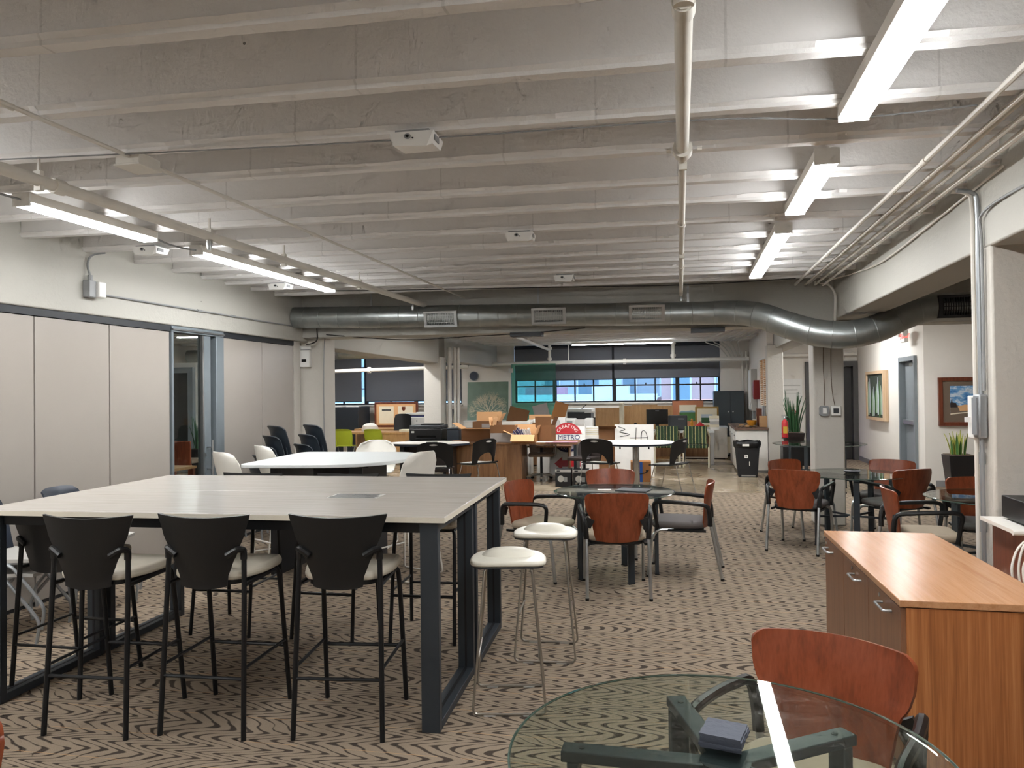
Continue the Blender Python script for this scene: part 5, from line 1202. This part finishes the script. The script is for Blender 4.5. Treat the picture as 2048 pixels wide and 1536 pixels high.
t = thing('wall_intercom', 'grey wall intercom below the electrical panel', 'intercom', (1.56, 18.35, .95)); mk('body', G().box(-.03, .035, -.1, .1, 0, .19), 'grey_plastic', t, bev=.006); mk('cord', G().tube(bez([(-.03, 0, .02), (-.06, .02, -.05), (-.03, .03, -.062)], 4), .006, 5), 'cable_dark', t)
o = tag(mk('wall_socket', G().box(-.012, .0, -.035, .035, 0, .12), 'white_plastic', loc=(1.57, 15.5, .38)), 'white socket plate low on the far right column', 'socket')
# ---- far left: desk, green chairs, printer
t = thing('long_desk', 'long oak desk below the left blinds', 'desk', (-6.95, 16.75, 0), 1)
mk('top', G().box(-1.25, 1.25, -.4, .4, .70, .74), 'oak', t); mk('leg', G().box(-1.24, -1.17, -.38, -.30, 0, .70), 'white_paint', t); mk('leg', G().box(-1.24, -1.17, .3, .38, 0, .70), 'white_paint', t)
for i in range(2): mk('front_panel', G().box(.05+.57*i, .05+.57*(i+1)-.006, -.38, -.36, .05, .70), 'oak', t)
mk('pedestal', G().box(-.30, -.18, -.36, .36, 0, .70), 'oak', t)
place(stack_chair('lime', 'lime', 'silver', 'green_chair'), [(-7.68, 16.1, 6, 'lime green chair, left of the two at the oak desk'), (-6.92, 16.15, -4, 'lime green chair, right of the two at the oak desk')], 'lime green chairs')
office_chair('office_chair', 'black high-backed chair behind the oak desk', -6.95, 17.6, 180, 'black_plastic', back_z=(.55, 1.13), arms=False)
office_chair('office_chair', 'grey chair beside the far left column', -6.05, 18.3, 100, 'slate', back_z=(.7, 1.22))
t = thing('laser_printer', 'white laser printer at the back of the oak desk', 'printer', (-6.65, 18.25, .742)); mk('body', G().box(-.32, .32, -.22, .22, 0, .30), 'white_plastic', t, bev=.015); mk('scanner', G().box(-.3, .32, -.2, .2, .34, .40), 'white_plastic', t, bev=.012); mk('neck', G().box(-.28, -.2, -.18, .18, .30, .34), 'dark_plastic', t); mk('tray_shadow', G().box(-.18, .2, -.2, .15, .301, .335), 'navy', t); mk('logo', G().cyl((0, -.22, .2), (0, -.223, .2), .02, 12), 'grey_plastic', t); mk('drawer_line', G().box(-.3, .3, -.222, -.22, .08, .087), 'grey_plastic', t); mk('paper_lip', G().box(-.05, .4, -.1, .1, .401, .42), 'white_plastic', t)
t = thing('side_table', 'low oak side table under the white laser printer', 'table', (-6.6, 18.3, 0)); mk('top', G().box(-1.75, .7, -.3, .75, .70, .741), 'oak', t)
for s in (-1.71, .66): mk('side', G().box(s-.02, s+.02, -.28, .73, 0, .70), 'oak', t)
t = thing('dust_cover', 'white dust cover lying on the oak desk', 'cover', (-7.45, 16.95, .742)); mk('cover', G().lathe([(.20, 0), (.205, .05), (.18, .13), (.1, .18), (.03, .19)], 20), 'paper', t); mk('brim', G().box(-.05, .19, -.25, -.1, 0, .03), 'white_plastic', t, bev=.01)
tag(mk('desk_tray', G().box(-.17, .17, -.12, .12, 0, .06), 'cream_mat', loc=(-6.35, 16.6, .742), bev=.005), 'cream tray on the oak desk', 'tray')
tag(mk('desk_papers', G().box(-.2, .2, -.12, .12, 0, .01), 'paper', loc=(-5.95, 16.65, .742), rot=(0, 0, .1)), 'white papers at the right end of the oak desk', 'paper')
t = thing('certificate_frame', 'large framed certificate with a crest behind the oak desk', 'picture', (-7.55, 18.9, .742)); mk('frame', G().box(-.62, .62, -.02, .03, 0, .68), 'frame_wood', t, bev=.008); mk('sheet', G().box(-.56, .56, -.024, -.02, .06, .62), 'cardboard_light', t); mk('page', G().box(-.48, -.06, -.026, -.024, .1, .56), 'cream_mat', t); mk('page', G().box(.06, .48, -.026, -.024, .1, .56), 'cream_mat', t); mk('crest', G().prism([(-.05, .12), (.05, .12), (.05, .04), (0, 0), (-.05, .04)], 0, .003).rot('X', 90).mv(.22, -.026, .43), 'frame_wood', t); mk('heading', G().box(-.40, -.14, -.028, -.026, .44, .48), 'dark_plastic', t); mk('seal', G().cyl((.12, -.026, .22), (.12, -.029, .22), .10, 24), 'yellow', t)
t = thing('dark_cupboard', 'low dark cupboard behind the left column', 'cupboard', (-8.95, 18.7, 0)); mk('body', G().box(-.65, .55, -.3, .4, .03, 1.30), 'cabinet_dark', t, bev=.006); mk('plinth', G().box(-.6, .5, -.27, .38, 0, .03), 'matte_black', t)
for i in range(2): mk('door', G().box(-.64+i*.6, -.05+i*.59, -.322, -.301, .06, 1.28), 'cabinet_dark', t, bev=.004)
for i, x in enumerate((-9.1, -8.65)): tag(mk('paper_pile', G().box(-.17, .17, -.12, .12, 0, .03), 'paper', loc=(x, 18.6, 1.3015), rot=(0, 0, .2*i)), ('left', 'right')[i]+' pile of white papers on the dark cupboard', 'paper')
tag(mk('wood_box', G().box(-.2, .2, -.2, .2, 0, .52), 'desk_wood', loc=(-8.35, 16.2, 0), bev=.004), 'small brown wooden box at the left end of the oak desk', 'box')
# tree picture
t = thing('tree_painting', 'teal canvas with a pale bare tree leaning on the far wall', 'painting', (-4.62, 17.4, .98), 0); t.rotation_euler = (R(-6), 0, R(3))
mk('canvas', G().box(-.50, .50, -.015, .015, 0, .92), plain('teal_canvas', '#7d9284', .8, var=.35, nscale=4), t)
random.seed(5)
def branch(g, x, z, a, L, w, dep):
    x2, z2 = x+math.cos(a)*L, z+math.sin(a)*L
    if abs(x2) > .48 or z2 > .9 or z2 < .02: return
    nx, nz = -math.sin(a)*w/2, math.cos(a)*w/2
    g.add([(x+nx, -.017, z+nz), (x-nx, -.017, z-nz), (x2-nx*.6, -.017, z2-nz*.6), (x2+nx*.6, -.017, z2+nz*.6)], [(0, 1, 2, 3)])
    if dep:
        for k in range(3 if dep > 2 else 2): branch(g, x2, z2, a+random.uniform(-.75, .75), L*random.uniform(.66, .86), w*.66, dep-1)
g = G(); branch(g, .03, .04, R(92), .16, .035, 6)
for a in (25, 50, 130, 155): branch(g, .03, .16, R(a), .15, .02, 5)
mk('tree', g, 'cream_mat', t)
t = thing('easel_table', 'pale cabinet under the tree painting', 'cabinet', (-4.6, 17.45, 0)); mk('body', G().box(-.55, .55, -.2, .25, .03, .95), 'white_paint', t); mk('top', G().box(-.57, .57, -.22, .27, .951, .975), 'white_laminate', t); mk('plinth', G().box(-.5, .5, -.18, .22, 0, .03), 'baseboard', t)
# teal glass screen with flattened boxes
t = thing('glass_screen', 'teal tinted glass screen standing before the far window', 'screen', (-3.42, 17.2, 0), 0)
mk('pane', G().box(-.55, .50, -.006, .006, .06, 2.30), 'teal_glass', t); mk('foot', G().box(-.56, .51, -.06, .06, 0, .06), 'silver', t); mk('edge_post', G().box(-.565, -.551, -.008, .008, .06, 2.30), 'exterior_glass', t)
mk('clip', G().box(-.62, -.52, -.02, .02, 2.10, 2.2), 'white_plastic', t)
for i, (x, y, z, w, h, rx, ry, mt, lab) in enumerate(((-3.78, 16.5, .75, .46, .55, -12, 14, 'cardboard_dark', 'folded dark brown cardboard left of the glass screen'), (-3.1, 16.6, .95, .34, .42, -8, -14, 'cardboard_grey', 'grey flattened cardboard leaning before the glass screen'), (-2.86, 16.45, .72, .30, .72, -10, 18, 'cardboard', 'tan flattened cardboard standing beside the copier'))):
    o = mk('cardboard_sheet', G().box(-w/2, w/2, -.006, .006, 0, h), mt, loc=(x, y, z), rot=(R(rx), R(ry), R(8*i))); tag(o, lab, 'cardboard', 'flattened cardboard')
t = thing('storage_unit', 'storage unit behind the boxes under the flattened cardboard', 'cabinet', (-3.35, 16.5, 0)); mk('body', G().box(-.7, .7, -.25, .3, .03, .72), 'desk_wood', t); mk('plinth', G().box(-.65, .65, -.22, .27, 0, .03), 'matte_black', t); mk('top', G().box(-.72, .72, -.27, .31, .721, .74), 'desk_wood', t)
t = thing('copier', 'white and dark office copier under the far window', 'copier', (-2.45, 18.3, 0))
mk('body', G().box(-.36, .26, -.3, .3, .05, .95), 'white_plastic', t, bev=.01); mk('scanner', G().box(-.34, .24, -.3, .28, .951, 1.14), 'dark_plastic', t, bev=.01); mk('lid', G().box(-.36, .26, -.28, .3, 1.141, 1.22), 'white_plastic', t, bev=.01); mk('control_panel', G().box(.10, .36, -.4, -.3, 1.12, 1.15), 'white_plastic', t); mk('panel_arm', G().bar((.0, -.2, 1.22), (.12, -.2, 1.32), .02, .02), 'dark_plastic', t)
for i in range(3): mk('drawer', G().box(-.35, .25, -.312, -.301, .1+i*.25, .33+i*.25), 'seat_light', t)
office_chair('office_chair', 'black swivel chair in front of the copier', -2.05, 17.5, 170, 'black_plastic', back_z=(.6, 1.02), arms=False)
t = thing('white_kiosk', 'white rounded appliance with twin posts behind the logo sign', 'appliance', (-2.15, 15.6, 0)); mk('body', G().box(-.34, .30, -.15, .15, 0, .86), 'white_plastic', t, bev=.03)
for x, w in ((-.2, .13), (.2, .09)): mk('post', G().box(x-w, x+w, -.12, .12, .86, 1.08), 'white_plastic', t, bev=.03)
mk('window_inset', G().box(-.26, -.14, -.125, -.12, .93, 1.02), 'grey_plastic', t)
# ---- hall: plant, extinguisher, notice, paintings
def leaf(g, h, w, lean, az, base=(0, 0, 0), bend=.0):
    d = Vector((math.cos(az), math.sin(az), 0)); sd = Vector((-d.y, d.x, 0)); b = Vector(base)
    def f(u, v):
        s = 2*u-1; ww = w*(.55+.75*v-1.28*v**2.2)*max(.02, 1-v**6)
        return b+d*(lean*v**1.6*h+bend*v*v)+Vector((0, 0, h*v))+sd*s*ww/2+d*.15*w*s*s
    return g.sheet(f, 3, 7, .004)
def snake_plant(name, label, x, y, z, pot, n_, hmin, hmax, pw, ph, mat='leaf', pm='pot_black', edge=True):
    t = thing(name, label, 'plant', (x, y, z))
    a, b = pw*.36, pw*.5
    mk('pot', G().add([(-a, -a, 0), (a, -a, 0), (a, a, 0), (-a, a, 0), (-b, -b, ph), (b, -b, ph), (b, b, ph), (-b, b, ph)], [(0, 3, 2, 1), (4, 5, 6, 7), (0, 1, 5, 4), (1, 2, 6, 5), (2, 3, 7, 6), (3, 0, 4, 7)]), pm, t, bev=.006)
    mk('soil', G().box(-b*.9, b*.9, -b*.9, b*.9, ph-.01, ph+.008), 'soil', t)
    for i in range(n_):
        az = 2.4*i; rr = b*.62*math.sqrt((i+.5)/n_); h = random.uniform(hmin, hmax)
        bs = (rr*math.cos(az), rr*math.sin(az), ph); ln = random.uniform(.02, .28)
        lf_ = mk('leaf', leaf(G(), h, .06, ln, az, bs), mat, t)
        if edge: mk('leaf_edge', leaf(G(), h*1.004, .074, ln, az, (bs[0]*.985, bs[1]*.985, bs[2]-.002)), 'leaf_edge', lf_)
    return t
random.seed(9)
snake_plant('snake_plant', 'snake plant with yellow-edged leaves in a tapered black pot on the right', 4.12, 12.9, 0, 'pot_black', 13, .26, .40, .38, .58)
t = snake_plant('hall_plant', 'dark green spiky plant in a brown pot in the hall', 1.95, 14.75, .45, 'pot_brown', 24, .45, .78, .36, .38, 'leaf_dark', 'pot_brown', False)
t = thing('plant_stand', 'dark pedestal under the spiky hall plant', 'stand', (1.95, 14.75, 0)); mk('post', G().box(-.13, .13, -.13, .13, 0, .43), 'pot_brown', t); mk('top', G().box(-.16, .16, -.16, .16, .431, .449), 'pot_brown', t)
t = thing('fire_extinguisher', 'red fire extinguisher with yellow label beside the hall plant', 'extinguisher', (1.74, 14.25, .76))
mk('cylinder', G().lathe([(.045, 0), (.055, .01), (.055, .26), (.045, .30), (.018, .33)], 20), 'red', t); mk('valve', G().lathe([(.018, .331), (.02, .36), (.012, .38)], 12), 'silver', t); mk('handle', G().box(-.05, .045, -.01, .01, .37, .385).box(-.05, .03, -.01, .01, .395, .41), 'silver', t); mk('label', G().box(-.035, .035, -.058, -.054, .08, .2), 'yellow', t); mk('hose', G().tube(bez([(.02, 0, .35), (.07, 0, .33), (.075, 0, .2), (.07, 0, .1)], 4), .008, 6), 'black_plastic', t); mk('hanger', G().box(-.03, .03, .05, .3, .05, .07), 'silver', t)
t = thing('extinguisher_post', 'slim dark stand carrying the fire extinguisher', 'stand', (1.74, 14.25, 0)); mk('base', G().lathe([(.12, 0), (.12, .015), (.02, .03)], 18), 'pot_brown', t); mk('post', G().cyl((0, 0, .02), (0, 0, .745), .018, 10), 'pot_brown', t); mk('plate', G().lathe([(.06, .745), (.06, .758)], 18), 'pot_brown', t)
t = thing('wall_notice', 'large pale notice sheet on the hall end wall', 'notice', (2.35, 18.49, 1.25)); mk('sheet', G().box(-.38, .3, -.008, .0, 0, .62), 'white_plastic', t); mk('print', G().box(-.34, .26, -.0095, -.008, .46, .475).box(-.34, .2, -.0095, -.008, .36, .37).box(-.34, .26, -.0095, -.008, .28, .287), 'seat_light', t)
t = thing('prohibition_sign', 'small white no-smoking notice right of the hall plant', 'sign', (2.45, 18.49, .90)); mk('sheet', G().box(-.1, .1, -.006, 0, 0, .30), 'paper', t); mk('red_ring', ring(G(), (0, -.008, .2), (0, 1, 0), .055, .008), 'red', t); mk('red_bar', G().bar((-.04, -.009, .24), (.04, -.009, .16), .004, .012), 'red', t); mk('text_block', G().box(-.07, .07, -.0075, -.006, .04, .09), 'grey_plastic', t)
t = thing('neon_tube', 'violet glowing light strip beside the dark hall doors', 'light strip', (2.90, 18.36, .05)); mk('tube', G().cyl((0, 0, 0), (0, 0, .80), .018, 10), 'violet', t); mk('holder', G().box(-.03, .03, .02, .05, -.05, .82), 'white_plastic', t)
# black cabinets below the hall table
t = thing('hall_sideboard', 'low black sideboard under the glass hall table', 'cabinet', (2.0, 14.0, 0)); mk('body', G().box(-.35, .6, -.2, .2, .3, .62), 'pot_black', t); mk('leg', G().box(-.33, -.23, -.18, .18, 0, .3), 'pot_black', t); mk('leg', G().box(.5, .58, -.18, .18, 0, .3), 'pot_black', t); mk('handle', G().box(.1, .35, -.225, -.2, .36, .38), 'silver', t)
t = thing('white_bin', 'small white bin under the black sideboard in the hall', 'bin', (2.28, 14.0, 0)); mk('body', G().lathe([(.10, 0), (.13, .22), (.12, .22), (.1, .03)], 18), 'white_plastic', t); mk('rim', ring(G(), (0, 0, .22), (0, 0, 1), .127, .006), 'white_plastic', t)
t = thing('slim_stand', 'slim black stand on the right under the hall table', 'stand', (2.30, 12.6, 0)); mk('post', G().box(-.05, .05, -.05, .05, .02, .90), 'matte_black', t, bev=.004); mk('base', G().box(-.12, .12, -.1, .1, 0, .019), 'matte_black', t); mk('cap', G().box(-.15, .08, -.06, .06, .901, .92), 'black_metal', t)
# green painting on the hall wall
t = thing('green_painting', 'tall painting of pale green leaves in a light wood frame', 'painting', (3.80, 16.55, .98), 0)
fr = G().box(-.05, .045, -.72, -.66, 0, 1.0).box(-.05, .045, .66, .72, 0, 1.0).box(-.05, .045, -.66, .66, 0, .06).box(-.05, .045, -.66, .66, .94, 1.0)
mk('frame', fr, 'pale_frame', t); mk('canvas', G().box(-.02, .0, -.66, .66, .06, .94), plain('dark_green_canvas', '#3b443c', .7, var=.5, nscale=5), t)
for i in range(11):
    y = -.55+.11*i; h = random.uniform(.45, .8); z0 = .07+random.uniform(0, .08); w_ = random.uniform(.12, .2)
    pl = [(y-w_*.35, z0), (y+w_*.35, z0), (y+w_*.5, z0+h*.5), (y+w_*.1, min(.93, z0+h)), (y-w_*.1, min(.93, z0+h)), (y-w_*.5, z0+h*.5)]
    mk('painted_leaf', G().add([(-.022-.0008*i, a, b) for a, b in pl], [tuple(range(6))]), ('exterior_grey', 'pale_green', 'leaf')[i % 3] if i % 3 != 1 else plain('pale_green%d' % i, '#9fb5a0', .7, var=.2), t)
# desert painting
t = thing('desert_painting', 'desert landscape with blue sky in a dark wood frame', 'painting', (4.42, 13.57, 1.0), 0)
W_, H_ = .37, .79
mk('frame', G().box(-W_, W_, -.03, .028, 0, .06).box(-W_, W_, -.03, .028, H_-.06, H_).box(-W_, -W_+.06, -.03, .028, .06, H_-.06).box(W_-.06, W_, -.03, .028, .06, H_-.06), 'frame_wood', t)
mk('mat', G().box(-W_+.06, W_-.06, -.012, .0, .06, H_-.06), 'brown_fabric', t)
nn = N('painted_sky'); cc = nn.coords('Object', (2.2, 1, 5)); v = nn.noise(cc, 3, 5, .6)
M['painted_sky'] = nn.bsdf(nn.ramp(v, [(.35, '#2f6fae'), (.5, '#6f9ec8'), (.6, '#c9d2da'), (.75, '#8fa3b8')]), .6)
pn = mk('picture', G().box(-.20, .20, -.014, -.012, .16, .65), 'painted_sky', t)
def flat(nm_, pts, mat, y): mk(nm_, G().add([(a, y, b) for a, b in pts], [tuple(range(len(pts)))]), mat, pn)
flat('ground', [(-.2, .16), (.2, .16), (.2, .33), (.05, .31), (-.06, .33), (-.2, .36)], 'brown_fabric', -.0145)
flat('sand', [(-.06, .24), (.2, .25), (.2, .33), (.02, .345), (-.09, .32)], 'cardboard_light', -.015)
flat('mesa', [(-.2, .30), (-.1, .30), (-.11, .37), (-.165, .38), (-.175, .47), (-.19, .38), (-.2, .37)], 'pot_brown', -.0152)
flat('house', [(.1, .32), (.2, .32), (.2, .39), (.15, .41), (.1, .38)], 'cardboard_light', -.0155)
flat('path', [(-.2, .18), (.05, .21), (.2, .20), (.2, .215), (.05, .225), (-.2, .20)], 'cream_mat', -.0156)
# ---- room behind the sliding glass door
t = thing('lounge_chair', 'wooden lounge chair seen through the sliding glass door', 'chair', (-9.38, 12.55, 0), 10)
mk('backrest', G().box(-.30, .30, -.28, -.23, .28, .79), 'red_wood', t, bev=.01); mk('seat', G().box(-.3, .3, -.23, .3, .36, .44), 'brown_fabric', t, bev=.02)
for s in (-.28, .28):
    for q in (-.25, .27): mk('leg', G().box(s-.025, s+.025, q-.025, q+.025, 0, .36), 'red_wood', t)
t = thing('lounge_table', 'low wooden table seen through the sliding glass door', 'table', (-8.0, 10.3, 0)); mk('top', G().box(-.6, .35, -.3, .3, .48, .52), 'oak', t)
for s in (-.55, .3):
    for q in (-.26, .26): mk('leg', G().box(s-.03, s+.03, q-.03, q+.03, 0, .48), 'frame_wood', t)
random.seed(4)
snake_plant('room_plant', 'leafy plant in the room behind the glass door', -9.75, 13.6, 0, 'pot_black', 14, .4, .7, .36, .55, 'leaf_dark', 'pot_black', False)
